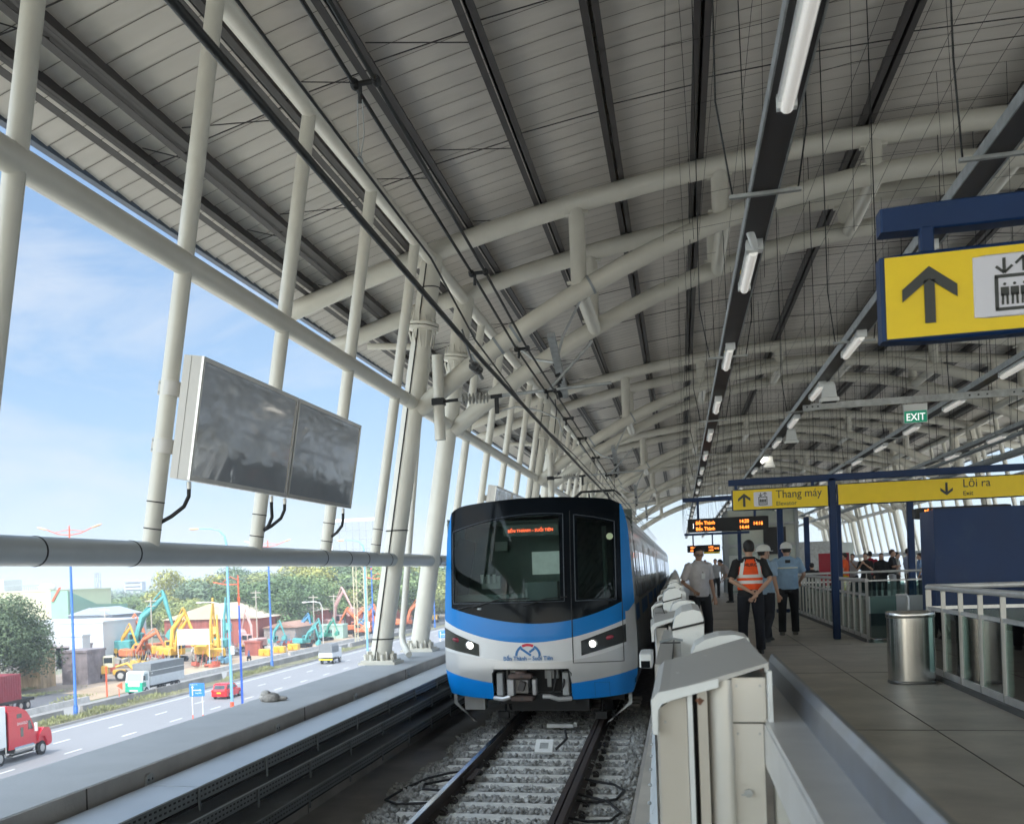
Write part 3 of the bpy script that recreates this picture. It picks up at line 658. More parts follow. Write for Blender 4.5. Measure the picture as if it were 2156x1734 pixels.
# cab interior
cabi = mat('cab_interior', (.16, .20, .19), .6, var=.15)
b = MB(); b.bb(-1.4, 1.4, FY+2.2, FY+2.25, 1.2, 3.5); b.bb(-1.42, -1.4, FY+.9, FY+2.2, 1.2, 3.4); b.bb(-1.4, 1.4, FY+.75, FY+2.2, 3.3, 3.32); b.bb(-1.4, 1.4, FY+.7, FY+2.2, 1.2, 1.22); cb = b.build('cab_interior', cabi, train)
b = MB(); b.bb(-1.3, .3, FY+.72, FY+1.15, 1.9, 2.12); b.bb(-.2, .3, FY+.75, FY+1.1, 2.12, 2.3); b.build('driver_desk', mat('desk', (.13, .15, .15), .5), cb)
MB().bb(-.24, .34, FY+2.12, FY+2.14, 2.42, 2.82).build('white_notice', mat('paper', (.75, .78, .75), .6, var=.15, vs=6, emit=(.8, .9, .85), es=.12), cb)  # notice is no lamp; a faint glow is put into its paper
b = MB(); b.bb(-.82, -.62, FY+1.9, FY+2.0, 2.86, 3.02); b.bb(.36, .5, FY+1.9, FY+2.0, 2.86, 3.05); b.bb(-1.0, -.7, FY+1.5, FY+1.6, 2.2, 2.42); b.build('cab_fittings', mat('fitting', (.5, .53, .52), .5), cb)
b = MB(); b.prism([(-1.33, 2.1), (-1.15, 2.1), (-.98, 3.0), (-1.25, 3.1), (-1.33, 2.9)], 'y', FY+1.0, FY+1.03); b.build('sun_blind', blackm, cb)
b = MB()
for i in range(3): b.tube([(-.98+.1*i, FY+1.45, 2.3), (-.98+.1*i, FY+1.45, 2.45)], .03, 8)
b.build('control_knobs', psd_white, cb)
MB().tube([(.98, FY+1.6, 2.0), (.98, FY+1.6, 3.2)], .035, 8).build('grab_pole', mat('pole_green', (.35, .5, .4), .4), cb)
# destination display
dsp = MB().bb(-.47, .37, FY+.48, FY+.5, 3.06, 3.24).build('destination_display', mat('display_glass', (.06, .085, .085), .3, var=.1), train)
text_mb('BẾN THÀNH – SUỐI TIÊN', .066, led_red, train, 'destination_lettering', (-.05, FY+.475, 3.12), align='CENTER', sx=.92)
patch('green_sticker', mat('sticker', (.65, .78, .5), .4, var=0), 1.08, 1.18, lambda x: 2.99+math.sqrt(max(0, .05**2-(x-1.13)**2))*1.05, lambda x: 2.99-math.sqrt(max(0, .05**2-(x-1.13)**2))*1.05, .012, nx=12, nz=3)
# wipers
for pts in ([(-.95, 1.93), (-.5, 2.05), (-.05, 2.05)], [(-.15, 1.93), (.2, 2.04), (.5, 2.06)], [(-1.2, 1.9), (-.7, 2.0)]): fline('wiper', pts, .011, blackm, .03)
fline('washer_nozzle', [(-.86, 1.90), (-.80, 1.90)], .02, grey_steel, .01)
# headlights
for s in (-1, 1):
    if s < 0: xa, xb, zt_, zb_ = -1.47, -.86, (lambda x: lerp(1.60, 1.33, (x+1.47)/.61)), (lambda x: lerp(1.27, 1.14, (x+1.47)/.61))
    else: xa, xb, zt_, zb_ = .68, 1.32, (lambda x: lerp(1.36, 1.60, (x-.68)/.64)), (lambda x: lerp(1.13, 1.32, (x-.68)/.64))
    hl = patch('headlight', mat('lens_black', (.006, .008, .01), .06, var=0, coat=.5), xa, xb, zt_, zb_, .012, nx=14, nz=6)
    lx = -.995 if s < 0 else .845; yy = fy(lx, 1.3)
    b = MB(); b.ell((lx, yy-.012, 1.315), (.075, .022, .075), 20, 10); b.build('lamp_bowl', mat('lamp_chrome', (.8, .8, .78), .1, metal=1, var=0), hl)
    b = MB(); b.ell((lx, yy-.025, 1.31), (.05, .02, .055), 16, 8); b.build('lamp_beam', mat('lamp_white', (1, 1, 1), .3, var=0, emit=(1, .98, .9), es=2.2), hl)
    rx0 = -1.22 if s < 0 else 1.08; yy = fy(rx0, 1.39)
    b = MB(); b.ell((rx0, yy-.014, 1.40), (.075, .02, .035), 18, 8, Matrix.Rotation(s*-.25, 3, 'Y')); b.build('tail_lamp', mat('lamp_red', (.22, .008, .03), .15, var=0, coat=.5), hl)
# logo : arch and M strokes
lg = mat('logo_blue', (.02, .16, .42), .35, var=0); lr = mat('logo_red', (.6, .01, .05), .35, var=0)
def stroke(pts, wd, m, nm='logo_stroke'):
    vs = []; n = len(pts)
    for i, (x, z) in enumerate(pts):
        a = pts[max(0, i-1)]; c = pts[min(n-1, i+1)]; dx, dz = c[0]-a[0], c[1]-a[1]; L = math.hypot(dx, dz); nx_, nz_ = -dz/L*wd/2, dx/L*wd/2
        for q in (-1, 1): X, Zz = x+q*nx_, z+q*nz_; vs.append((X, fy(X, Zz)-.007, Zz))
    return MB().add(vs, [(2*i, 2*i+1, 2*i+3, 2*i+2) for i in range(n-1)]).build(nm, m, train)
LX, LZ = -.10, 1.145
ar = lambda a0, a1, r=.175: [(LX+r*math.cos(a), LZ+r*math.sin(a)*.98) for a in np.linspace(a0, a1, 14)]
stroke(ar(R(118), R(62)), .042, lr); stroke(ar(R(180), R(122)), .036, lg); stroke(ar(R(58), R(0)), .036, lg)
stroke([(LX-.10, LZ+.115), (LX+.045, LZ+.005)], .036, lg); stroke([(LX+.10, LZ+.115), (LX+.022, LZ+.055)], .036, lg)
o = text_mb('Bến Thành – Suối Tiên', .092, lg, train, 'line_name_lettering', (LX, fy(0, 1.08)-.012, 1.075), align='CENTER', sx=.86, bold=.002)
# coupler group
cm = mat('coupler_grey', (.40, .40, .41), .45, metal=.3, var=.2, vs=10, dirt=((.12, .06, .05), 9, .56)); cdk = mat('coupler_dark', (.05, .045, .045), .6, var=.3)
b = MB(); b.cbox((-.20, FY+.12, .47), (.34, .3, .09), .02); b.build('coupler_plate', mat('coupler_brown', (.10, .07, .062), .55, metal=.4, var=.3), train)
b = MB(); b.cbox((-.22, FY+.12, .82), (.36, .3, .08), .02); b.tube([(-.22, FY+.1, .86), (-.22, FY+.1, .9)], .09, 14); b.build('coupler_plate', mat('coupler_brown', (.10, .07, .062), .55, metal=.4, var=.3), train)
b = MB(); b.cbox((-.36, FY+.08, .65), (.1, .3, .26), .01); b.cbox((-.02, FY+.12, .65), (.06, .2, .26), .01); b.cbox((-.22, FY+.22, .65), (.2, .2, .22), .01); b.build('coupler_head', cm, train)
b = MB(); b.box((-.2, FY+.0, .67), (.09, .14, .14), ry=.3); b.tube([(-.21, FY+.02, .73), (-.21, FY-.01, .73)], .03, 10); b.tube([(-.2, FY-.04, .82), (-.2, FY-.045, .82)], .022, 12); b.tube([(-.2, FY-.04, .47), (-.2, FY-.045, .47)], .022, 12); b.build('coupler_hook', cdk, train)
for x in (-.56, .43): b = MB(); b.cbox((x, FY+.3, .68), (.1, .2, .38), .015); b.build('recess_bracket', mat('equip_grey', (.33, .34, .35), .45, var=.1), train)
b = MB()
b.bb(-.5, -.42, FY+.5, FY+.6, .5, .95); b.bb(.1, .3, FY+.4, FY+.6, .75, .93); b.bb(.14, .2, FY+.35, FY+.4, .62, .93); b.bb(-.45, -.2, FY+.45, FY+.6, .84, .93)
b.build('recess_equipment', mat('equip_grey', (.33, .34, .35), .45, var=.1), train)
b = MB(); b.tube([(-.64, FY+.2, .46), (-.48, FY+.05, .46), (-.38, FY+.05, .5)], .04, 6); b.tube([(.1, FY+.05, .5), (.2, FY+.05, .5), (.32, FY+.1, .45), (.5, FY+.2, .45)], .04, 6); b.build('step_bar', silver, train)
for x in (-.1, .38, -.45, .25): b = MB(); b.tube([(x, FY+.45, .9), (x+.03, FY+.15, .72), (x-.02, FY+.25, .55)], .016, 6); b.build('air_hose', rubber, train)
# underframe: guards, boxes, wheels
for s in (-1, 1):
    b = MB(); X = -1.38 if s < 0 else 1.36; dx_ = .30 if s < 0 else -.33
    b.prism([(X, .55), (X+.05*-s, .55), (X+.05*-s, .33), (X+dx_, .02), (X+dx_-.05*-s*-1, .0), (X, .31)], 'y', FY+.75, FY+.80); b.build('obstacle_guard', mat('guard_white', (.55, .57, .58), .4, var=.1), train)
b = MB(); b.bb(-1.22, -.9, FY+.8, FY+1.1, .2, .48); b.build('white_equipment_box', mat('guard_white', (.55, .57, .58), .4), train)
b = MB()
for y in (FY+2.3, FY+4.4, FY+14, FY+16.1, FY+22.5, FY+24.6, FY+34, FY+36):
    for s in (-1, 1): b.tube([(s*.78-.07+.15, y, .42), (s*.78+.07+.15, y, .42)], .42, 24)
b.build('wheelset', rubber, train)
b = MB()
for y in (FY+3.35, FY+15, FY+23.5, FY+35): b.bb(-1.05, 1.2, y-1.6, y+1.6, .25, .75)
b.bb(-1.3, 1.3, FY+5.6, FY+12.6, .25, .75); b.bb(-1.3, 1.3, FY+25.6, FY+32.6, .25, .75); b.bb(-.5, .7, FY+1.0, FY+1.8, .15, .5)
for s in (-1, 1): b.tube([(s*.76+.12, FY+1.9, .5), (s*.76+.12, FY+1.3, .3), (s*.76+.12, FY+1.25, .1)], .02, 6); b.bb(s*.76+.03, s*.76+.2, FY+1.0, FY+1.15, .02, .14)
b.build('bogie_equipment', blackm, train)
# body shells
def sect(z0=.50):
    pts = [(side_w(z), z) for z in np.linspace(z0, 3.3, 22)]
    n = 14; top = [(side_w(3.3)*math.cos(a)**.75 if math.cos(a) > 0 else 0, 3.3+.36*math.sin(a)) for a in np.linspace(0, math.pi/2, n)][1:]
    r_ = pts+top; return r_+[(-x, z) for x, z in reversed(r_[:-1])]
S_ = sect()
cars = [(FY+.72, FY+19.6), (FY+20.1, FY+39.6), (FY+40.1, FY+60.4)]
side_lo = mat('train_side', (.58, .58, .58), .3, metal=.35, var=.06, vs=2, coat=.1)
for i, (a, b_) in enumerate(cars):
    m = MB(); m.loft([[(x, y, z) for x, z in S_] for y in np.linspace(a, b_, 8)], cap=(i != 0)); bd = m.build('car_body', side_lo, train)
    m = MB()
    for s in (-1, 1):
        X = s*(side_w(.95)+.004)
        m.add([(s*(side_w(z)+.004), y, z) for y in (a+.3, b_) for z in (1.62, 1.88)], [(0, 1, 3, 2)])
    m.build('blue_stripe', tblue, bd)
    m = MB(); nd = 4; L = b_-a
    dpos = [a+L*(k+.5)/nd for k in range(nd)]
    wins = MB(); doors = MB(); seams = MB(); dwin = MB()
    for s in (1, -1):
        def q(mb, y0, y1, z0, z1, o):
            zs = np.linspace(z0, z1, 6); mb.add([(s*(side_w(z)+o), y, z) for z in zs for y in (y0, y1)], [(2*k, 2*k+1, 2*k+3, 2*k+2) for k in range(5)])
        for yd in dpos:
            doors = MB(); q(doors, yd-.66, yd+.66, 1.12, 2.98, .006); dr = doors.build('door', mat('door_silver', (.56, .56, .56), .3, metal=.35, var=.05), bd)
            for e in (-.66, 0, .66): seams = MB(); q(seams, yd+e-.012, yd+e+.012, 1.1, 3.0, .009); seams.build('seam', blackm, dr)
            for e in (-.52, .14): dwin = MB(); q(dwin, yd+e, yd+e+.38, 1.95, 2.78, .010); dwin.build('door_glass', mat('window_dark', (.03, .04, .045), .06, var=0, coat=.4), dr)
        for k in range(nd-1):
            y0, y1 = dpos[k]+1.1, dpos[k+1]-1.1
            for e0, e1 in ((0, .47), (.53, 1)): wins = MB(); q(wins, y0+(y1-y0)*e0, y0+(y1-y0)*e1, 1.95, 2.78, .008); wins.build('window', MATS['window_dark'], bd)
        wins = MB(); q(wins, dpos[0]-1.55, dpos[0]-1.1, 2.0, 2.75, .008); wins.build('window', MATS['window_dark'], bd)
    hr = MB()
    for s in (-1, 1):
        for z in np.linspace(3.12, 3.2, 2): hr.add([(s*(side_w(z)+.02), a+.4, z), (s*(side_w(z)+.02), b_-.2, z), (s*(side_w(z)+.02), b_-.2, z+.02), (s*(side_w(z)+.02), a+.4, z+.02)], [(0, 1, 2, 3)])
    hr.build('rain_gutter', grey_steel, bd)
    ac = MB(); 
    for k in range(2):
        y0 = a+4+k*9
        if i or k: ac.loft([[(-.85, y, 3.55), (.85, y, 3.55), (.78, y, 3.86), (-.78, y, 3.86)] for y in (y0, y0+3.4)], smooth=False)
    ac.build('roof_unit', psd_white, bd)
for a in (cars[0][1], cars[1][1]): MB().bb(-1.1, 1.1, a, a+.5, .8, 3.4).build('gangway', rubber, train)
m = MB(); zs = np.linspace(0, 1, 2)     # front roof cap joining mask and body, black then white shell
cap = []
for t in np.linspace(0, 1, 8):
    ring = []
    for (x, z) in S_:
        if z < .9: z = max(z, .5)
        ring.append((x, lerp(fy(max(-1.5, min(1.5, x)), min(z, 3.5)), FY+.74+.8*t, min(1, t*1.0))+.012*(1-t)+(.0), z*lerp(1, 1, t)))
    cap.append(ring)
m.loft(cap, cap=False); m.build('front_side_shell', silver, train)
m = MB()
ring_t = lambda y, k: [(x*k, y, z) for x, z in S_ if z > 3.3]
m.loft([[(x*.94, FY+1.25+.1*k*8, 3.66+.10*math.sin(min(1, k/5)*math.pi/2)-.07*(x/1.1)**2) for x in np.linspace(-1.15, 1.15, 13)]+[(x*.94, FY+1.25+.1*k*8, 3.4) for x in np.linspace(1.15, -1.15, 13)] for k in range(0, 8)])
m.build('roof_fairing', twhite, train)
MB().tube([(.10, FY+.6, 3.62), (.10, FY+.6, 3.72)], [.03, .008], 8).build('roof_antenna', blackm, train)
# pantograph
pt = MB(); py = 33.
for s in (-1, 1): pt.tube([(s*.35, py, 3.85), (s*.3, py+1.0, 4.35), (s*.25, py+.1, 4.72)], .025, 6)
pt.tube([(-.35, py+1.0, 4.35), (.35, py+1.0, 4.35)], .02, 6)
for dy in (-.18, .18): pt.tube([(-.62, py+dy, 4.62), (-.45, py+dy, 4.78), (.45, py+dy, 4.78), (.62, py+dy, 4.62)], .025, 6)
pt.bb(-.5, .5, py-.3, py+1.3, 3.75, 3.85); pt.build('pantograph', blackm, train)

# ================================================================== OVERHEAD LINE
def wire(name, pts, r, lab, m=None, cat='wire', seg=8): return MB().tube(pts, r, seg).build(name, m or mat('wire_black', (.018, .02, .02), .5, metal=.3, var=.1), label=lab, cat=cat)
wire('contact_wire', [(-2.0, YN, 4.98), (-2.0, 4, 4.97), (-2.0, 12, 4.8), (-2.05, 24, 4.76), (-2.2, 60, 4.76), (-2.2, 112, 4.76)], .024, 'thick black contact wire sagging toward the train roof', seg=10)
wire('catenary_wire', [(-2.0, YN, 5.4), (-2.0, 5, 5.34), (-2.0, 9.4, 5.25), (-2.0, 11.5, 4.95), (-2.05, 16.5, 4.80), (-2.1, 24, 4.95), (-2.2, 60, 5.0), (-2.2, 112, 5.0)], .010, 'thin black wire running between the contact wire and twin cables')
fd = thing('twin_feeder', 'pair of black overhead cables joined by clamps above the track', 'overhead cable')
for s in (-1, 1): MB().tube([(-1.93+s*.075, YN, 5.9), (-1.93+s*.075, 6, 5.86), (-1.93+s*.07, 11.5, 5.64), (-1.93+s*.07, 14.7, 5.46), (-1.95+s*.07, 24, 5.30), (-2.1+s*.07, 40, 5.2), (-2.15+s*.07, 112, 5.2)], .015, 8).build('feeder_cable', mat('wire_black', (.018, .02, .02), .5, metal=.3), fd)
for y, z in ((7.15, 5.82), (11.45, 5.64), (14.7, 5.46), (18, 5.40), (21, 5.34), (24, 5.30), (28, 5.27), (33, 5.23)):
    b = MB(); b.tube([(-2.0, y, z), (-1.86, y, z)], .02, 8)
    for s in (-1, 1): b.ell((-1.93+s*.075, y, z), (.032, .05, .04)); b.tube([(-1.93+s*.075, y-.06, z), (-1.93+s*.075, y+.06, z)], .024, 8)
    b.tube([(-1.97, y, z), (-1.98, y+.03, z-.12)], .016, 6); b.build('spacer_clamp', blackm, fd)
b = MB()
for s in (-.014, .018): b.tube([(-1.98+s, 7.17, 5.72), (-1.99+s*1.4, 7.2, 5.5), (-2.0+s*.3, 7.2, 5.34)], .0035, 4)
b.ell((-2.0, 7.2, 5.32), (.018, .05, .03)); b.build('dropper_wire', galv, fd)
arm = thing('cantilever_arm', 'nearest catenary cantilever arm with ribbed white insulator left of the train', 'cantilever arm', (0, 19.2, 0))
def build_arm(a):
    b = MB(); b.tube([(-3.98, -.25, 4.85), (-3.98, -.25, 6.35)], .10, 14); b.build('bracket_post', white_steel, a)
    b = MB(); b.cbox((-3.98, -.27, 5.52), (.22, .22, .12), .01); b.tube([(-3.86, -.3, 5.52), (-3.6, -.3, 5.53)], .028, 8); b.tube([(-3.05, -.3, 5.53), (-2.85, -.3, 5.54)], .035, 8); b.cbox((-2.95, -.3, 5.38), (.07, .05, .3), .006); b.build('insulator_fitting', blackm, a)
    b = MB(); b.tube([(-3.62, -.3, 5.53), (-3.05, -.3, 5.53)], .035, 10)
    for k in range(8): x = -3.55+k*.062; b.tube([(x, -.3, 5.53), (x+.012, -.3, 5.53), (x+.022, -.3, 5.53)], [.095, .1, .05], 16)
    b.build('insulator', mat('insulator_grey', (.42, .42, .40), .3, var=.1), a)
    b = MB(); b.tube([(-2.9, -.3, 5.54), (-1.0, -.3, 5.60)], .028, 8); b.tube([(-2.05, -.3, 5.56), (-1.3, -.2, 6.35)], .028, 8); b.build('cantilever_tube', galv, a)
    b = MB(); b.tube([(-2.93, -.3, 5.27), (-2.6, -.3, 5.33), (-2.2, -.3, 5.22), (-1.9, -.3, 5.06), (-1.85, -.3, 4.84)], .015, 6); b.build('steady_arm', galv, a)
    b = MB(); b.tube([(-1.95, -.3, 5.40), (-1.93, -.3, 5.2), (-1.98, -.3, 4.82)], .009, 5); b.build('jumper', blackm, a)
    b = MB()
    for x in (-1.0, .6):
        for s in (0,): pass
    for k in range(9): b.tube([(-1.93+.03*math.sin(k*2.1), -.2+.02*k, 5.44+.05*k), (-1.86+.03*math.cos(k), -.2+.02*k, 5.47+.05*k)], .03, 6)
    b.build('feeder_clamp', blackm, a)
    b = MB(); b.box((-1.9, .0, 6.0), (.12, 2.2, .09), rx=-.32); b.build('support_channel', galv, a)
    b = MB(); b.tube([(-2.7, 0, 6.5), (-2.3, -.1, 6.15), (-1.95, -.2, 6.05)], .025, 6); b.tube([(-1.5, 0, 7.1), (-1.8, -.1, 6.5), (-1.9, -.2, 6.1)], .025, 6); b.build('hanger_brace', galv, a)
    b = MB()
    for x in (-3.35, -2.95, -2.65, -1.32): t_ = (1, 0, -.0435*2*(x-XC)); b.tube([(x, 0, zl(x)), (x+.04, 0, zl(x)+.04*t_[2])], .178, 18)
    b.build('pipe_clamp', grey_steel, a)
build_arm(arm)
for k in (1, 2, 3): dup(arm, (0, 19.2+BAY*k, 0), 0, f'{nth(k)} catenary cantilever arm along the left columns above the train', None)
si = MB()
for k in range(4): y = 15.6+k*.12; si.tube([(-2.75, y, 5.47), (-2.75, y+.02, 5.46), (-2.75, y+.05, 5.45)], [.07, .075, .03], 14)
si.tube([(-2.75, 15.4, 5.5), (-2.75, 16.3, 5.4)], .03, 8); si.tube([(-2.9, 15.6, 6.0), (-2.75, 15.5, 5.5)], .015, 6)
si.build('string_insulator', mat('insulator_dark', (.12, .12, .12), .3), label='small dark disc insulator hanging on a cable under the arch tube', cat='insulator')

# ================================================================== PLATFORM SCREEN DOORS
def psd_x(y): return (-.09-.026*(y-3.5)) if y < 11 else (-.285-.004*(y-11))
def _cap_unused(): pass
def cap_mb(x0, x1, z0, z1, y0, y1, lip=.035):
    b = MB(); r = .02
    b.prism([(x0, z0-.11), (x0-.006, z0-.02), (x0+.02, z0+.006), (x0+.05, z0+.012), (x1, z1), (x1, z1-lip), (x1-.01, z1-lip), (x1-.012, z1-.014), (x0+.05, z0-.010), (x0+.022, z0-.02), (x0+.016, z0-.11)], 'y', y0, y1)
    return b
hand = thing('platform_barrier', 'nearest half-height glass barrier panel with steel handrail in the foreground', 'barrier')
MB().bb(.232, .335, -1.5, 4.5, 1.985, 2.0).build('rail_top', brushed, hand)
b = MB(); b.prism([(.335, 2.0), (.335, 2.075), (.345, 2.10), (.357, 2.10), (.357, 1.98), (.336, 1.98)], 'y', -1.5, 4.75); b.build('rail_upstand', mat('upstand_steel', (.26, .29, .35), .3, metal=.75, var=.3, vs=7, dirt=((.42, .45, .5), 5, .6)), hand)
MB().bb(.228, .240, -1.5, 4.0, 1.86, 1.984).build('rail_inner_face', brushed, hand)
gp = MB().bb(.262, .272, -1.5, 3.62, 1.2, 1.86).build('glass_panel', glass('barrier_glass', (.62, .72, .66), .35), hand)
b = MB(); b.bb(.255, .262, 3.0, 3.62, 1.1, 1.86); b.build('frosted_strip', mat('frost', (.55, .53, .46), .5, var=.05), hand)
b = MB(); b.bb(.25, .26, 2.35, 2.5, 1.1, 1.86); b.bb(.25, .26, 2.62, 2.66, 1.1, 1.86); b.bb(.243, .263, -1.5, 3.6, 1.1, 1.22); b.build('glass_frame', alu, hand)
near = thing('door_casing', 'foremost white platform door casing with wide sloping cap at the centre bottom', 'platform door casing', group='half-height platform door casings')
cap_mb(-.095, .245, 2.075, 2.172, 3.5, 4.72, .03).build('cap', mat('psd_cap', (.47, .46, .44), .42, var=.04, vs=6, dirt=((.4, .38, .36), 10, .7)), near)
b = MB(); b.prism([(-.097, 1.955), (-.1, 2.06), (-.078, 2.085), (-.05, 2.09), (.10, 2.125), (.10, 2.10), (-.04, 2.06), (-.068, 2.048), (-.08, 2.03), (-.083, 1.955)], 'y', 3.487, 3.4995); b.build('cap_lip', psd_white, near)
b = MB(); b.prism([(-.079, 1.07), (-.079, 2.03), (-.045, 2.055), (.005, 2.068), (.005, 1.07)], 'y', 3.52, 4.7); b.build('beige_panel', mat('psd_beige', (.52, .48, .42), .4, var=.05, vs=2), near)
b = MB(); b.bb(.007, .022, 3.505, 4.6, 1.07, 2.075); b.build('white_rib', psd_white, near)
MB().bb(.023, .036, 3.62, 4.6, 1.07, 2.08).build('dark_gap', blackm, near)
MB().bb(.037, .066, 3.51, 4.6, 1.07, 2.09).build('narrow_panel', mat('psd_beige', (.52, .48, .42), .4), near)
b = MB(); b.loft([[(.068+.07*(1-math.cos(a)), 3.5+.05*math.sin(a)*-1+.05, z) for a in np.linspace(0, math.pi/2, 7)]+[(.138, 4.6, z), (.068, 4.6, z)] for z in (1.07, 2.12)]); b.build('rounded_post', mat('psd_satin', (.62, .60, .56), .28, metal=.35, var=.05), near)
b = MB(); b.bb(.139, .226, 3.52, 4.6, 1.07, 1.985); b.bb(.139, .236, 3.52, 4.6, 1.99, 2.125); b.build('lock_panel', mat('psd_lock', (.58, .56, .52), .33, metal=.3, var=.05), near)
b = MB(); b.tube([(.176, 3.515, 1.775), (.176, 3.505, 1.775)], .012, 14); b.box((.166, 3.5, 1.772), (.022, .005, .004)); b.build('key_lock', galv, near)
b = MB(); b.bb(.238, .25, 3.45, 3.5, 2.0, 2.15); b.build('end_bracket', psd_white, near)
b = MB(); b.add([(.044+.012*math.cos(a)*(1+.3*math.sin(3*a)), 3.5085, 2.055+.010*math.sin(a)*(1+.3*math.cos(4*a))) for a in np.linspace(0, 6.28, 14)[:-1]], [tuple(range(13))]); b.build('rust_spot', mat('rust_spot', (.22, .10, .06), .8, var=.6, vs=90), near)
for x, z in ((-.06, 1.99), (-.06, 1.6), (.152, 1.955), (.215, 1.955), (.152, 2.1), (.22, 2.1)): b = MB(); b.tube([(x, 3.521, z), (x, 3.5155, z)], .0035, 8); b.build('screw', galv, near)
for x, y, a in ((-.02, 3.9, .4), (.08, 4.3, -.3), (-.05, 5.6, .1)): b = MB(); b.box((x, y, 2.0985+(x+.05)*.265 if y < 4.7 else 2.067), (.009, .004, .001), rz=a); b.build('paint_chip', psd_white, near)
b = MB()
def ex_(y): return -.265-.010*(y-6)
for k in range(60):
    y = 2.0+k*.62; y1 = y+.612
    b.add([(ex_(y), y, .95), (min(psd_x(y)-.004, -.04), y, 1.16), (min(psd_x(y1)-.004, -.04), y1, 1.16), (ex_(y1), y1, .95)], [(0, 1, 2, 3)])
sk = b.build('edge_skirt', mat('skirt', (.58, .62, .65), .4, var=.1, dirt=((.45, .46, .47), 5, .7)), label='row of pale sloping edge plates below the platform door casings', cat='edge skirt')
b = MB()
for k in range(16):
    y = 2.1+k*.55; xm = (ex_(y)+psd_x(y))/2
    b.ell((xm, y+.1, 1.095), (.012, .012, .012), 8, 4); b.ell((xm+.02, y+.3, 1.11), (.005, .005, .006), 6, 4)
b.build('rivet', galv, sk)
b = MB(); b.bb(-.34, -.292, YN, 70, .80, .96); b.build('platform_edge', concrete, label='pale concrete edge strip of the platform beside the track', cat='platform edge')

def module(lab, y, first=False, L=3.75):
    x0 = psd_x(y); t = thing('door_casing', lab, 'platform door casing', (x0, y, 0), rz=0, group='half-height platform door casings')
    t.rotation_euler = (0, 0, math.atan(.026) if y < 11 else 0)
    cap_mb(0, .30, 2.08, 2.17, 0, 1.2).build('cap', MATS['psd_cap'], t)
    MB().prism([(-.002, 1.97), (-.004, 2.07), (.02, 2.096), (.16, 2.135), (.16, 2.112), (.035, 2.074), (.014, 2.05), (.012, 1.97)], 'y', -.012, -.0005).build('cap_lip', psd_white, t)
    b = MB(); b.bb(.03, .10, .05, 1.2, 1.07, 2.06); b.bb(.11, .125, .0, 1.2, 1.07, 2.07); b.bb(.15, .165, .02, 1.2, 1.07, 2.09); b.bb(.175, .27, .04, 1.2, 1.07, 2.09); b.build('panel', psd_w, t)
    b = MB(); b.bb(.03, .14, 1.2, L-.05, 1.07, 2.068); b.build('door_leaf_housing', MATS['psd_cap'], t)
    b = MB(); b.bb(.108, .114, 1.2, L-.1, 2.068, 2.0745); b.bb(.03, .14, 2.35, 2.356, 2.068, 2.072); b.build('seam', blackm, t)
    b = MB(); b.prism([(.15, 1.07), (.15, 2.13), (.17, 2.18), (.21, 2.20), (.27, 2.205), (.33, 2.19), (.34, 2.16), (.34, 1.07)], 'y', 1.26, 1.62); b.build('rounded_motor_box', psd_white, t)
    b = MB(); b.prism([(.115, 1.07), (.115, 2.18), (.13, 2.235), (.17, 2.262), (.235, 2.272), (.27, 2.25), (.275, 2.2), (.275, 1.07)], 'y', L-.75, L-.15); mb_ = b.build('motor_box', psd_white, t)
    b = MB(); b.prism([(.11, 2.135), (.279, 2.175), (.279, 2.187), (.11, 2.147)], 'y', L-.756, L-.148); b.build('black_band', blackm, mb_)
    b = MB(); b.bb(.29, .30, 1.0, L, 1.1, 2.0); b.build('platform_glass', MATS['barrier_glass'], t)
    b = MB(); b.bb(.27, .34, 1.7, L-.1, 2.0, 2.05); b.build('handrail', brushed, t)
    return t
# sloping lower part behind the foremost cap
b = MB(); b.bb(-.115, -.01, 4.73, 7.3, 1.07, 2.065); b.xf(Matrix.Translation((0, 0, 0))); b.build('door_leaf_housing', MATS['psd_cap'], near)
b = MB(); b.bb(-.048, -.042, 4.73, 7.2, 2.065, 2.0715); b.bb(-.115, -.01, 6.02, 6.03, 2.065, 2.071); b.build('seam', blackm, near)
b = MB(); b.tube([(-.115, 5.98, 2.075), (-.05, 6.02, 2.09), (.0, 6.03, 2.08)], .007, 6); b.build('tape', grey_steel, near)
b = MB(); b.prism([(.035, 1.07), (.035, 2.09), (.05, 2.13), (.09, 2.155), (.15, 2.172), (.21, 2.175), (.265, 2.16), (.27, 2.14), (.27, 1.07)], 'y', 4.85, 5.2); b.build('rounded_motor_box', psd_white, near)
b = MB(); b.prism([(-.05, 1.07), (-.05, 2.14), (-.035, 2.195), (.0, 2.222), (.06, 2.235), (.10, 2.222), (.112, 2.18), (.112, 1.07)], 'y', 6.2, 7.3); nb = b.build('motor_box', psd_white, near)
b = MB(); b.prism([(-.055, 2.12), (.116, 2.158), (.116, 2.17), (-.055, 2.132)], 'y', 6.19, 7.302); b.build('black_band', blackm, nb)
b = MB(); b.cbox((-.205, 6.6, 1.94), (.07, .34, .09), .008); bx = b.build('sensor_box', psd_white, label='white sensor box mounted on the track side of the door casing', cat='sensor box')
MB().bb(-.232, -.182, 6.425, 6.429, 1.90, 1.94).build('dark_window', black, bx)
mods = []
for i in range(18):
    y = 7.62+3.75*i
    lab = f'{nth(i+1)} white platform door casing from the camera beside the train'
    if i == 0: m0 = module(lab, y)
    elif y < 11.5: module(lab, y)
    elif i == 2 or not mods: mods.append(module(lab, y))
    else: dup(mods[0], (psd_x(y), y, 0), 0, lab)

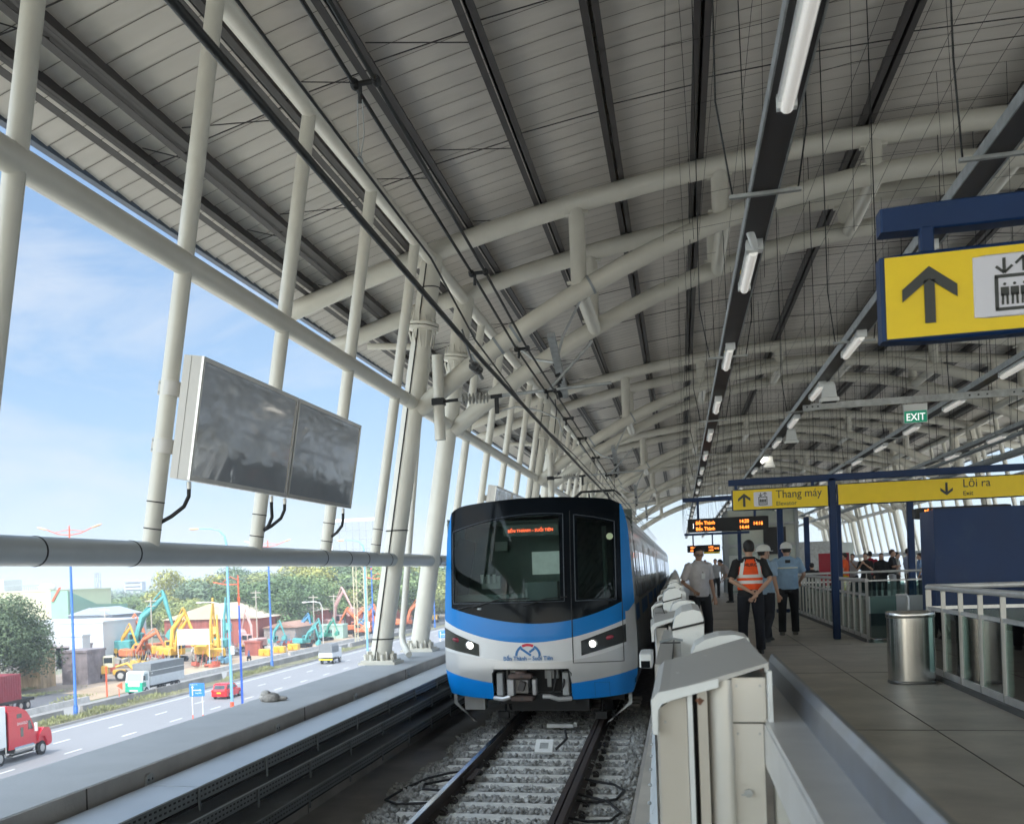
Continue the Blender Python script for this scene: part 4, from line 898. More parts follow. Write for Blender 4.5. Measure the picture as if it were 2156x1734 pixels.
# ================================================================== PLATFORM FURNITURE
# overhead sign frames
def frame(y, lab, detail=True):
    t = thing('sign_frame', lab, 'sign frame', (0, y, 0), group='navy steel frames over the platform')
    MB().cbox((3.35, 0, 3.96), (4.9, .12, .12), .008).build('top_beam', navy, t)
    for x in (2.65,):
        b = MB(); b.cbox((x, 0, 2.515), (.12, .12, 2.88), .012); b.build('post', navy, t)
    return t
def lift_icon(t, x, z, s, y):
    MB().cbox((x, y-.002, z), (1.0*s, .006, .86*s), .01*s+.002).build('icon_plate', sign_white, t)
    b = MB(); yb = (y-.0085, y-.006)
    def bar(p0, p1, wd):
        dx, dz = p1[0]-p0[0], p1[1]-p0[1]; L = math.hypot(dx, dz); nx_, nz_ = -dz/L*wd/2, dx/L*wd/2
        b.prism([(x+s*(p0[0]+nx_), z+s*(p0[1]+nz_)), (x+s*(p0[0]-nx_), z+s*(p0[1]-nz_)), (x+s*(p1[0]-nx_), z+s*(p1[1]-nz_)), (x+s*(p1[0]+nx_), z+s*(p1[1]+nz_))], 'y', *yb)
    for p0, p1, w_ in (((-.24, -.33), (.24, -.33), .045), ((-.24, .12), (.24, .12), .045), ((-.22, -.33), (-.22, .12), .045), ((.22, -.33), (.22, .12), .045),
                       ((-.12, .37), (-.12, .18), .04), ((-.22, .26), (-.12, .165), .035), ((-.02, .26), (-.12, .165), .035),
                       ((.12, .17), (.12, .37), .04), ((.02, .28), (.12, .375), .035), ((.22, .28), (.12, .375), .035)): bar(p0, p1, w_)
    for k in (-.12, 0, .12):
        bar((k-.03, -.27), (k-.025, -.12), .028); bar((k+.03, -.27), (k+.025, -.12), .028); bar((k, -.15), (k, -.03), .1)
        b.prism([(x+s*(k+.02*math.cos(a)), z+s*(.01+.02*math.sin(a))) for a in np.linspace(0, 2*math.pi, 9)[:-1]], 'y', *yb)
    b.build('lift_icon', char, t)
def arrow(t, x, z, s, y, down=False):
    d = -1 if down else 1; y0, y1 = y-.0075, y-.004
    b = MB(); P = lambda pts: [(x+s*p[0], z+d*s*p[1]) for p in pts]
    b.prism(P([(-.085, -.5), (.085, -.5), (.085, .26), (-.085, .26)]), 'y', y0, y1)
    b.prism(P([(0, .5), (-.44, .12), (-.44, -.10), (0, .27)]), 'y', y0, y1); b.prism(P([(0, .5), (0, .27), (.44, -.08), (.44, .14)]), 'y', y0, y1)
    b.build('arrow_mark', char, t)
def panel(t, x0, x1, z0, z1, y):
    b = MB(); b.cbox(((x0+x1)/2, y+.06, (z0+z1)/2), (x1-x0, .12, z1-z0), .012); b.build('sign_case', navy, t)
    MB().bb(x0+.018, x1-.018, y-.004, y, z0+.018, z1-.018).build('yellow_face', yellow, t)
f1 = frame(5.35, 'navy overhead frame nearest the camera at the top right', True)
g1 = thing('direction_sign', 'large yellow sign with up arrow and lift icon at the top right', 'sign', (0, 5.3, 0))
panel(g1, .885, 2.6, 3.41, 3.80, -.05); arrow(g1, 1.075, 3.605, .245, -.054); lift_icon(g1, 1.40, 3.615, .31, -.054)
text_mb('Thang máy', .135, char, g1, 'sign_lettering', (1.60, -.056, 3.63), sx=.95); text_mb('Elevator', .075, char, g1, 'sign_lettering', (1.60, -.056, 3.50))
for x in (1.08, 2.3):
    b = MB(); b.cbox((x, .0, 3.85), (.055, .055, .12), .006); b.build('hanger', navy, g1)
f2 = frame(21.16, 'navy overhead frame with two posts carrying the yellow elevator and exit signs')
g2 = thing('direction_sign', 'yellow sign reading Thang máy Elevator beside the navy post', 'sign', (0, 21.05, 0))
panel(g2, .95, 2.585, 3.44, 3.83, 0); arrow(g2, 1.16, 3.63, .24, -.004); lift_icon(g2, 1.48, 3.635, .31, -.004)
text_mb('Thang máy', .205, char, g2, 'sign_lettering', (1.70, -.0065, 3.64), sx=.86); text_mb('Elevator', .105, char, g2, 'sign_lettering', (1.70, -.0065, 3.505))
b = MB(); b.bb(1.0, 1.05, .03, .08, 3.83, 3.9); b.bb(2.3, 2.35, .03, .08, 3.83, 3.9); b.build('hanger', navy, g2)
g3 = thing('direction_sign', 'long yellow sign reading Lối ra Exit with a down arrow', 'sign', (0, 21.05, 0))
panel(g3, 2.72, 5.85, 3.45, 3.84, 0); arrow(g3, 4.47, 3.645, .22, -.004, True)
text_mb('Lối ra', .20, char, g3, 'sign_lettering', (4.72, -.0065, 3.66), sx=.9); text_mb('Exit', .105, char, g3, 'sign_lettering', (4.72, -.0065, 3.52))
# navy free posts
for i, (x, y, wd, h_) in enumerate(((7.25, 39.3, .2, 3.4), (2.75, 33.0, .16, 3.0), (4.9, 47, .2, 3.2), (2.6, 52, .16, 3.0), (3.9, 30.2, .14, 2.9))):
    b = MB(); b.cbox((x, y, 1.07+h_/2), (wd, wd, h_), .02); b.cbox((x, y, 1.12), (wd+.18, wd+.18, .1), .01)
    b.build('navy_post', navy, label=['thick navy post behind the stair railing among the waiting people', 'navy post behind the men in blue shirts holding the display', 'navy post beside the red board', 'slim navy post far along the platform', 'navy post between the displays and the main sign post'][i], cat='post')
# departure displays
def display(x0, x1, y, z0, z1, lab, rows, num='1', clock='14:16'):
    t = thing('departure_display', lab, 'display', (0, y, 0))
    MB().cbox(((x0+x1)/2, .1, (z0+z1)/2), (x1-x0, .2, z1-z0), .01).build('display_case', blackm, t)
    H = z1-z0; s_ = H*.36; W_ = x1-x0
    if num: text_mb(num, H*.55, led_white, t, 'platform_number', (x0+.05*W_, -.004, z0+H*.28), sx=.8)
    for k, (a, c) in enumerate(rows):
        zz_ = z0+H*(.55 if k == 0 else .12)
        text_mb(a, s_, led, t, 'led_lettering', (x0+.10*W_, -.004, zz_), sx=.85); text_mb(c, s_, led, t, 'led_lettering', (x0+.64*W_, -.004, zz_), sx=.85)
    if clock: text_mb(clock, s_, led, t, 'led_clock', (x0+.81*W_, -.004, z0+H*.36), sx=.85)
    if x0 > 2.9: return t
    b = MB(); b.tube([(x0+.25, .1, z1), (x0+.25, .1, z1+.45)], .03, 8); b.tube([(x1-.3, .1, z1), (x1-.3, .1, z1+.45)], .03, 8); b.bb(x0-.1, x1+1.2, .04, .16, z1+.42, z1+.52); b.build('hanging_frame', navy, t)
    return t
display(.22, 2.08, 28, 3.29, 3.62, 'black departure display with orange LED text above the men', [('Bến Thành', '14:20'), ('Bến Thành', '14:44')])
display(.33, 1.67, 49, 3.05, 3.35, 'smaller distant departure display with red LED text', [('Bến Thành', '14:20'), ('Bến Thành', '14:44')], num='')
b = MB(); b.bb(1.05, 1.75, 52, 52.1, 3.0, 3.18); b.build('direction_sign', yellow, label='tiny yellow sign far below the smaller display', cat='sign')
display(3.05, 4.2, 16.2, 2.99, 3.14, 'departure display half hidden behind the navy board at right', [('Bến Thành', '14:20')], num='', clock='')
# navy hoarding
hd = thing('hoarding', 'tall navy blue board enclosure behind the trash can', 'hoarding')
MB().bb(3.01, 6.8, 14.9, 14.98, 1.07, 3.06).build('front_board', navy, hd)
MB().bb(3.01, 3.08, 14.98, 15.7, 1.07, 3.055).build('side_board', navy, hd)
MB().bb(3.005, 3.02, 14.885, 14.899, 1.07, 3.07).build('edge_trim', navy, hd)
# trash can
tc_ = thing('trash_can', 'shiny stainless steel trash can on the platform floor', 'trash can', (2.46, 13.55, 1.07))
def ringr(rx_, ry_, z, n=40, p=3.2):
    return [(rx_*abs(math.cos(a))**(2/p)*(1 if math.cos(a) >= 0 else -1), ry_*abs(math.sin(a))**(2/p)*(1 if math.sin(a) >= 0 else -1), z) for a in np.linspace(0, 2*math.pi, n, endpoint=False)]
MB().loft([ringr(.235, .20, .035), ringr(.235, .20, .74)]).build('body', stainless, tc_)
MB().loft([ringr(.24, .205, .0), ringr(.245, .21, .012), ringr(.236, .20, .035)]).build('base_ring', mat('base_dark', (.2, .2, .2), .3, metal=.8), tc_)
MB().loft([ringr(.240, .205, .735), ringr(.245, .21, .75), ringr(.245, .21, .79), ringr(.236, .20, .805), ringr(.17, .14, .808), ringr(.165, .135, .79)]).build('lid_rim', stainless, tc_)
MB().loft([ringr(.16, .13, .795), ringr(.15, .12, .80)]).build('ash_tray', brushed, tc_)
# stair railings with glass
rg_ = glass('rail_glass', (.60, .74, .70), .42)
def railing(x, y0, y1, lab, pitch=.62, xdir=False, lean=0):
    t = thing('glass_railing', lab, 'railing', group='stainless railings round the stairs'); H = 1.05; F0 = 1.07
    def bx(mb, a0, a1, c0, c1, z0, z1): mb.bb(x+c0, x+c1, a0, a1, z0, z1) if not xdir else mb.bb(a0, a1, x+c0, x+c1, z0, z1)
    b = MB(); p0, p1 = ((x, y0, F0+H), (x, y1, F0+H)) if not xdir else ((y0, x, F0+H), (y1, x, F0+H)); b.tube([p0, p1], .033, 12); b.build('handrail', brushed, t)
    n = max(1, int(round((y1-y0)/pitch)))
    b2 = MB(); bx(b2, y0, y1, -.02, .02, F0, F0+.12); bx(b2, y0, y1, -.015, .015, F0+.78, F0+.82); b2.build('rail_bar', brushed, t)
    b = MB(); bx(b, y0, y1, -.06, .07, F0, F0+.05); b.build('kerb', mat('stair_kerb', (.12, .12, .12), .6), t)
    for i in range(n+1):
        a = lerp(y0, y1, i/n); b = MB(); bx(b, a-.010, a+.010, -.028, .018, F0, F0+H-.03); b.build('post', mat('post_steel', (.42, .42, .41), .35, metal=.6, var=.1), t)
        if i < n:
            a2 = lerp(y0, y1, (i+1)/n); b = MB(); bx(b, a+.05, a2-.05, -.006, .006, F0+.12, F0+.77); b.build('glass_pane', rg_, t)
    return t
railing(2.82, 6.5, 14.4, 'glass railing with steel posts at the right edge of the view', .82)
railing(3.04, 20.3, 34.0, 'glass railing behind the navy sign post along the stairs', .72)
railing(14.45, 2.85, 6.8, 'cross railing in front of the navy board', 1.2, True)
railing(34.1, 3.04, 8.2, 'far cross railing in front of the waiting people', 1.0, True)
railing(6.6, 20.3, 34.0, 'glass railing on the far side of the stairs', 1.2)
b = MB(); b.bb(3.25, 6.3, 20.35, 33.9, 1.071, 1.0745); b.build('stair_opening', blackm, kind='structure')  # black sheet on the floor stands in for the stairwell's shade
b = MB(); b.bb(3.1, 6.5, 30.9, 31.0, 1.07, 1.52); b.build('stair_wall', mat('stair_white', (.62, .64, .66), .5, var=.05), label='white stairwell wall below the far cross railing', cat='wall')
b = MB(); b.bb(3.02, 3.5, 20.12, 20.2, 1.07, 1.12); b.bb(3.06, 3.46, 20.15, 20.17, 1.15, 1.85); eg = b.build('end_glass', rg_, label='greenish glass end panel where the stair railing stops', cat='glass panel')
b = MB(); b.tube([(3.46, 20.15, 1.86), (3.62, 20.15, 1.86), (3.64, 20.15, 1.8), (3.64, 20.15, 1.35), (3.58, 20.15, 1.3)], .022, 8); b.build('handrail_loop', brushed, label='short looped steel handrail end beside the glass end panel', cat='handrail')
# lift block, boards behind
lb = thing('lift_shaft', 'glass and steel lift shaft behind the men in blue', 'lift shaft', (0, 0, 0))
b = MB()
for x in (2.2, 5.4):
    for y in (56, 59): MB().bb(x-.08, x+.08, y-.08, y+.08, 1.07, 5.2).build('corner_post', grey_steel, lb)
for z in (3.3, 4.3, 5.15): MB().bb(2.1, 5.5, 55.85, 56.05, z, z+.12).build('cross_beam', grey_steel, lb); MB().bb(2.1, 5.5, 58.9, 59.1, z, z+.12).build('cross_beam', grey_steel, lb)
MB().bb(2.25, 5.35, 56.0, 56.03, 1.1, 5.1).build('glass_wall', mat('lift_glass', (.30, .37, .35), .15, var=.15, vs=.8), lb)
MB().bb(3.9, 4.9, 55.8, 55.95, 2.9, 4.2).build('dark_door', blackm, lb)
b = MB(); b.bb(2.3, 3.6, 55.9, 55.96, 1.2, 2.9); b.build('pale_panel', mat('pale_panel', (.5, .54, .52), .4, var=.1), lb)
b = MB(); b.bb(4.75, 5.75, 42, 42.1, 1.6, 2.75); b.build('red_board', mat('red_board', (.36, .01, .03), .5, var=.05), label='red board standing behind the seated visitor', cat='board')
for i, (x, y) in enumerate(((6.2, 66), (7.9, 74))):
    b = MB(); b.bb(x, x+2.5, y, y+.1, 1.1, 3.6); b.bb(x+.2, x+2.3, y-.05, y, 2.2, 3.3); b.build('kiosk_panel', [galv, mat('pale_panel', (.5, .54, .52), .4)][i], label=['grey equipment kiosk far along the platform', 'pale kiosk panel at the far end of the platform'][i], cat='kiosk')
# posters on the right wall
for i, y in enumerate((30, 38, 47, 58)):
    b = MB(); b.bb(mir(-4.72), mir(-4.68), y, y+2.3, 3.4, 4.6); b.build('poster_screen', mat('poster%s' % 'abcd'[i], [(.55, .5, .42), (.42, .36, .3), (.6, .55, .45), (.5, .48, .45)][i], .3, var=.5, vs=2.5), label=['nearest', 'second', 'third', 'farthest'][i]+' hanging poster screen on the right mullions', cat='poster', group='poster screens on the right side')

# ================================================================== PEOPLE
def cloth(name, col): return mat('cloth_'+name, col, .8, var=.15, vs=9, bump=.25, bs=22)
def person(lab, x, y, rz, H, shirt, trous, hair=(.012, .01, .01), pose=None, helmet=None, vest=None, fine=True, shoes=(.03, .03, .03), long_hair=False, bald=False, glasses=False, long_sleeve=False, group=None, stoop=0., lanyard=False, collar=None, wide=1.):
    p = dict(aL=(-.10, .0, .08), kL=(-.105, .02, .48), hL=(-.095, 0, .90), aR=(.10, .0, .08), kR=(.105, .02, .48), hR=(.095, 0, .90),
             sL=(-.185, 0, 1.41), eL=(-.245, -.03, 1.13), wL=(-.25, .06, .89), sR=(.185, 0, 1.41), eR=(.245, -.03, 1.13), wR=(.25, .06, .89), head=(0, .015, 1.60))
    if pose: p.update(pose)
    p = {k: Vector(v) for k, v in p.items()}
    def st(v):
        v = Vector(v)
        if stoop and v.z > .95: d = v-Vector((0, 0, .95)); v = Vector((0, 0, .95))+Matrix.Rotation(-stoop, 3, 'X') @ d
        return v
    s = H/1.72; t = thing('person', lab, 'person', (x, y, 1.07), rz, group); t.scale = (s, s, s)
    vox = .011 if fine else .026
    def fin(b, nm, m, v=None, sm=2, par=None):
        o = b.build(nm, m, par or t); md = o.modifiers.new('r', 'REMESH'); md.mode = 'VOXEL'; md.voxel_size = (v or vox); md.use_smooth_shade = True
        if sm: q = o.modifiers.new('s', 'SMOOTH'); q.iterations = sm; q.factor = .5
        return o
    hd_ = st(p['head']); b = MB()
    tor = lambda k, dz=0: [st((0, yy, z)) for z, yy in ((.86, 0), (1.0, 0), (1.12, .005), (1.28, .0), (1.38, -.005), (1.44, 0), (1.485, 0))]
    def torso(b, g, z0=.86):
        R_ = [(.86, .165, .112), (.98, .158, .108), (1.10, .152, .108), (1.24, .170, .115), (1.35, .183, .108), (1.42, .160, .09), (1.465, .085, .068), (1.49, .06, .06)]
        rings = []
        for z, a, c in R_:
            if z < z0-.001: continue
            rings.append([st((wide*(a+g)*math.cos(q), (c+g)*math.sin(q)+(.004), z)) for q in np.linspace(0, 2*math.pi, 20, endpoint=False)])
        b.loft(rings)
    torso(b, -.012)
    for S in 'LR':
        b.tube([p['h'+S], p['k'+S]*.5+p['h'+S]*.5, p['k'+S], p['k'+S]*.45+p['a'+S]*.55, p['a'+S]], [.075, .07, .05, .045, .032], 10)
        sh, e, w_ = st(p['s'+S]), st(p['e'+S]), st(p['w'+S]); b.tube([sh, sh*.5+e*.5, e, e*.55+w_*.45, w_], [.052, .045, .038, .036, .025], 10)
        d = (w_-e).normalized(); b.tube([w_, w_+d*.05, w_+d*.09], [(.026, .018), (.04, .02), (.036, .018)], 10)   # palm
        sd = d.cross(Vector((0, 1, 0)) if abs(d.y) < .8 else Vector((1, 0, 0))).normalized(); nr = d.cross(sd).normalized()
        for k in range(4):
            o_ = w_+d*.085+sd*(k-1.5)*.018; l = (.07, .078, .074, .058)[k]; b.tube([o_, o_+d*l*.5+nr*.006, o_+d*l*.9+nr*.026], [.0115, .0105, .009], 6)
        o_ = w_+d*.03+sd*.03; b.tube([o_, o_+d*.04+sd*.028, o_+d*.075+sd*.03+nr*.012], [.013, .012, .010], 6)
    nk = st((0, 0, 1.44)); b.tube([nk, nk*.4+hd_*.6, hd_], [.056, .052, .05], 12)
    hr_ = p.get('look', None); hm = Matrix.Rotation(p['turn'].x if 'turn' in p else 0, 3, 'Z') @ Matrix.Rotation(-(p['turn'].y if 'turn' in p else 0)-stoop*.6, 3, 'X')
    rings = []
    for z, a, c, yo in ((-.115, .03, .03, .055), (-.10, .045, .05, .045), (-.06, .062, .075, .02), (-.01, .072, .09, .005), (.04, .076, .096, 0), (.085, .066, .084, -.004), (.112, .04, .052, -.008), (.122, .012, .016, -.01)):
        rings.append([hd_+hm @ Vector((a*math.cos(q), yo+c*math.sin(q), z+.015)) for q in np.linspace(0, 2*math.pi, 18, endpoint=False)])
    b.loft(rings)
    b.ell(hd_+hm @ Vector((0, .105, -.02)), (.014, .022, .022), 8, 6, hm); b.ell(hd_+hm @ Vector((0, .098, -.062)), (.026, .012, .010), 8, 6, hm)
    for q in (-1, 1): b.ell(hd_+hm @ Vector((q*.076, -.005, -.005)), (.012, .02, .032), 8, 6, hm); b.ell(hd_+hm @ Vector((q*.03, .088, .022)), (.02, .012, .008), 8, 6, hm)
    fin(b, 'body', skin if not p.get('dark') else skin, sm=1)
    if fine:
        b = MB()
        for q in (-1, 1): b.ell(hd_+hm @ Vector((q*.03, .096, .008)), (.011, .006, .005), 8, 5, hm); b.tube([hd_+hm @ Vector((q*.016, .1, .03)), hd_+hm @ Vector((q*.048, .09, .032))], .004, 4)
        b.build('eyes', mat('eye_dark', (.015, .012, .01), .3, var=0), t)
        if glasses:
            b = MB()
            for q in (-1, 1): c_ = Vector((q*.033, .112, .006)); b.tube([hd_+hm @ (c_+Vector((.024*math.cos(a), 0, .017*math.sin(a)))) for a in np.linspace(0, 2*math.pi, 13)], .003, 5); b.tube([hd_+hm @ Vector((q*.056, .105, .01)), hd_+hm @ Vector((q*.078, .0, .01))], .003, 4)
            b.tube([hd_+hm @ Vector((-.01, .115, .01)), hd_+hm @ Vector((.01, .115, .01))], .003, 4); b.build('glasses', blackm, t)
    # hair
    b = MB(); hrg = []
    for z, a, c, yo in ((-.05, .062, .05, -.045), (-.02, .076, .072, -.034), (.03, .084, .092, -.018), (.075, .08, .095, -.006 if not bald else -.018), (.11, .06, .072, -.004 if not bald else -.016), (.137, .022, .03, -.006 if not bald else -.03)):
        if bald and z > .05: a, c = a*.97, c*.95; z -= .008
        hrg.append([hd_+hm @ Vector((a*math.cos(q), yo+c*math.sin(q), z+.012)) for q in np.linspace(0, 2*math.pi, 16, endpoint=False)])
    b.loft(hrg)
    if long_hair: b.tube([hd_+hm @ Vector((0, -.06, .03)), hd_+hm @ Vector((0, -.085, -.1)), hd_+hm @ Vector((0, -.09, -.26))], [(.085, .05), (.09, .045), (.07, .02)], 10)
    fin(b, 'hair', mat('hair_%.3f' % hair[0], hair, .6, var=.3, vs=30), vox)
    if helmet:
        b = MB(); rr_ = []
        for z, a in ((.035, .125), (.05, .115), (.09, .112), (.125, .095), (.15, .06), (.162, .015)): rr_.append([hd_+hm @ Vector((a*.95*math.cos(q), -.005+a*1.15*math.sin(q), z)) for q in np.linspace(0, 2*math.pi, 20, endpoint=False)])
        b.loft(rr_); b.prism([], 'z', 0, 0) if 0 else None
        br = [hd_+hm @ Vector((.12*math.cos(q)*.98, -.005+(.138+.045*max(0, math.sin(q)))*math.sin(q), .034)) for q in np.linspace(0, 2*math.pi, 24, endpoint=False)]
        b.loft([br, [v+Vector((0, 0, .008)) for v in br]]); b.build('hard_hat', mat('helmet_'+helmet, (.74, .74, .70), .25, var=.03, coat=.3), t)
        b = MB(); b.tube([hd_+hm @ Vector((.085, .02, .05)), hd_+hm @ Vector((.08, .05, -.05)), hd_+hm @ Vector((.03, .07, -.11))], .004, 4); b.build('chin_strap', rubber, t)
    # clothes
    sm_ = shirt if not isinstance(shirt, tuple) else cloth('shirt_%03d%03d%03d' % tuple(int(c*999) for c in shirt), shirt)
    b = MB(); torso(b, .014)
    for S in 'LR':
        sh, e, w_ = st(p['s'+S]), st(p['e'+S]), st(p['w'+S]); q = e*.85+sh*.15
        if long_sleeve: b.tube([sh*.97+nk*.03, sh*.5+e*.5, e, e*.4+w_*.6, w_], [.07, .062, .052, .048, .04], 12)
        else: b.tube([sh*.9+nk*.1, sh, sh*.5+e*.5, q], [.06, .072, .068, .070], 12)
    so_ = fin(b, 'shirt', sm_, sm=2)
    tm = cloth('trousers_%03d%03d%03d' % tuple(int(c*999) for c in trous), trous); b = MB()
    b.loft([[st((a*math.cos(q), c*math.sin(q), z)) for q in np.linspace(0, 2*math.pi, 18, endpoint=False)] for z, a, c in ((.80, .15, .105), (.88, .172, .12), (.97, .166, .115), (1.0, .16, .11))])
    for S in 'LR': h_, k_, a_ = p['h'+S], p['k'+S], p['a'+S]; b.tube([h_+Vector((0, 0, -.01)), h_*.5+k_*.5, k_, k_*.5+a_*.5, a_+Vector((0, 0, -.02))], [.102, .092, .076, .072, .07], 12)
    fin(b, 'trousers', tm, sm=3)
    b = MB()
    for S in 'LR':
        a_ = p['a'+S]; b.loft([[a_+Vector((w1*math.cos(q), yo+l1*math.sin(q), z)) for q in np.linspace(0, 2*math.pi, 12, endpoint=False)] for z, w1, l1, yo in ((-.08, .045, .125, .05), (-.055, .05, .13, .05), (-.02, .042, .09, .025), (.02, .038, .05, 0))])
    b.build('shoes', mat('shoe_%.2f' % shoes[0], shoes, .5), t)
    if collar:
        b = MB(); b.tube([st((.07*math.cos(q), .005+.07*math.sin(q), 1.472+.02*math.sin(q)*-1)) for q in np.linspace(R(120), R(420), 16)], .016, 6); b.build('collar', cloth('collar_teal', (.08, .32, .36)), t)
    if lanyard:
        b = MB(); b.tube([st((-.05, .07, 1.46)), st((0, .135, 1.27))], .004, 4); b.tube([st((.05, .07, 1.46)), st((0, .135, 1.27))], .004, 4); b.build('lanyard', blackm, t)
        b = MB(); v0 = st((0, .142, 1.22)); b.box(v0, (.07, .006, .095)); b.build('name_badge', psd_white, t)
    return t, st, so_
POL = dict(aL=(-.10, .08, .08), kL=(-.10, .10, .48), aR=(.12, -.10, .08), kR=(.11, .0, .48), eR=(.27, -.08, 1.12), wR=(.22, .17, .98), eL=(-.26, -.04, 1.12), wL=(-.27, .03, .86), turn=(-.25, .25, 0))
person('person in a white polo shirt with teal collar and glasses looking down beside the train', .31, 19.9, R(-150), 1.72, (.60, .58, .60), (.012, .012, .016), pose=POL, glasses=True, lanyard=True, collar=True, wide=1.05)
VP = dict(eL=(-.285, -.07, 1.13), wL=(-.035, -.165, .965), eR=(.285, -.07, 1.13), wR=(.05, -.185, .90), aL=(-.13, 0, .08), aR=(.13, .02, .08), kL=(-.12, .02, .48), kR=(.12, .02, .48))
t, st, so_ = person('person in an orange reflective vest with hands clasped behind the back', 1.04, 18.1, R(4), 1.75, (.010, .010, .012), (.010, .011, .018), pose=VP, fine=True, wide=1.04)
vm = cloth('vest_orange', (.95, .10, .012)); vw = mat('vest_reflective', (.72, .72, .70), .35, var=.08)
b = MB()
for z0, z1 in ((.99, 1.05), (1.0601, 1.135), (1.1451, 1.16)): pass
R_ = [(.985, .180, .128), (1.10, .176, .128), (1.22, .186, .134), (1.33, .190, .130), (1.40, .155, .115), (1.45, .11, .09)]
vr = [[Vector((1.04*a*math.cos(q), c*math.sin(q)+.002, z)) for q in np.linspace(0, 2*math.pi, 28, endpoint=False)] for z, a, c in R_]
b.loft(vr); vo = b.build('safety_vest', vm, t)
def vring(z, g=.003):
    a = np.interp(z, [r[0] for r in R_], [r[1] for r in R_])+g; c = np.interp(z, [r[0] for r in R_], [r[2] for r in R_])+g
    return [Vector((1.04*a*math.cos(q), c*math.sin(q)+.002, z)) for q in np.linspace(0, 2*math.pi, 28, endpoint=False)]
b = MB()
for z0, z1 in ((1.075, 1.125), (1.165, 1.215)): b.loft([vring(z0), vring(z1)], cap=False)
for s in (-1, 1):
    for f in (-1, 1):
        zs = np.linspace(1.215, 1.45, 8)
        pts = []
        for z in zs:
            a = np.interp(z, [r[0] for r in R_], [r[1] for r in R_]); c = np.interp(z, [r[0] for r in R_], [r[2] for r in R_])
            for xx in (lerp(.115, .075, (z-1.215)/.235), lerp(.165, .125, (z-1.215)/.235)):
                xr = min(xx, a*1.02); pts.append((s*xr, f*(c*math.sqrt(max(.02, 1-(xr/(1.04*a+.001))**2))+.008), z))
        b.add(pts, [(2*i, 2*i+1, 2*i+3, 2*i+2) for i in range(7)])
b.build('reflective_bands', vw, vo)
text_mb('HURC', .07, blackm, vo, 'vest_lettering', (0, -.146, 1.34), align='CENTER', bold=.001)
person('person in a light blue shirt and white hard hat half behind the orange vest', 1.42, 20.6, R(-35), 1.70, (.30, .42, .56), (.012, .013, .02), pose=dict(aL=(-.1, .25, .10), kL=(-.1, .18, .5), aR=(.1, -.22, .10), kR=(.1, .0, .48), eR=(.26, -.1, 1.13), wR=(.27, -.02, .87), turn=(-.5, 0, 0)), helmet='a', wide=1.05)
t, st, so_ = person('person in a light blue jacket and white hard hat walking away', 1.98, 22.6, R(2), 1.76, (.28, .42, .58), (.011, .011, .014), pose=dict(aL=(-.12, -.02, .08), aR=(.13, .1, .08), kR=(.12, .08, .48), eL=(-.30, -.02, 1.14), wL=(-.34, .10, .93), eR=(.30, .02, 1.14), wR=(.24, .18, 1.0)), helmet='b', shoes=(.16, .15, .14), wide=1.12)
b = MB(); b.tube([(.20*math.cos(q)*1.1, .135*math.sin(q), 1.27) for q in np.linspace(R(215), R(325), 12)], [(.006, .014)]*12, 6); b.build('reflective_stripe', mat('stripe_pale', (.75, .74, .6), .4, var=0), t)
MB().bb(-.045, .045, -.143, -.137, 1.36, 1.42).build('back_logo', blackm, t)
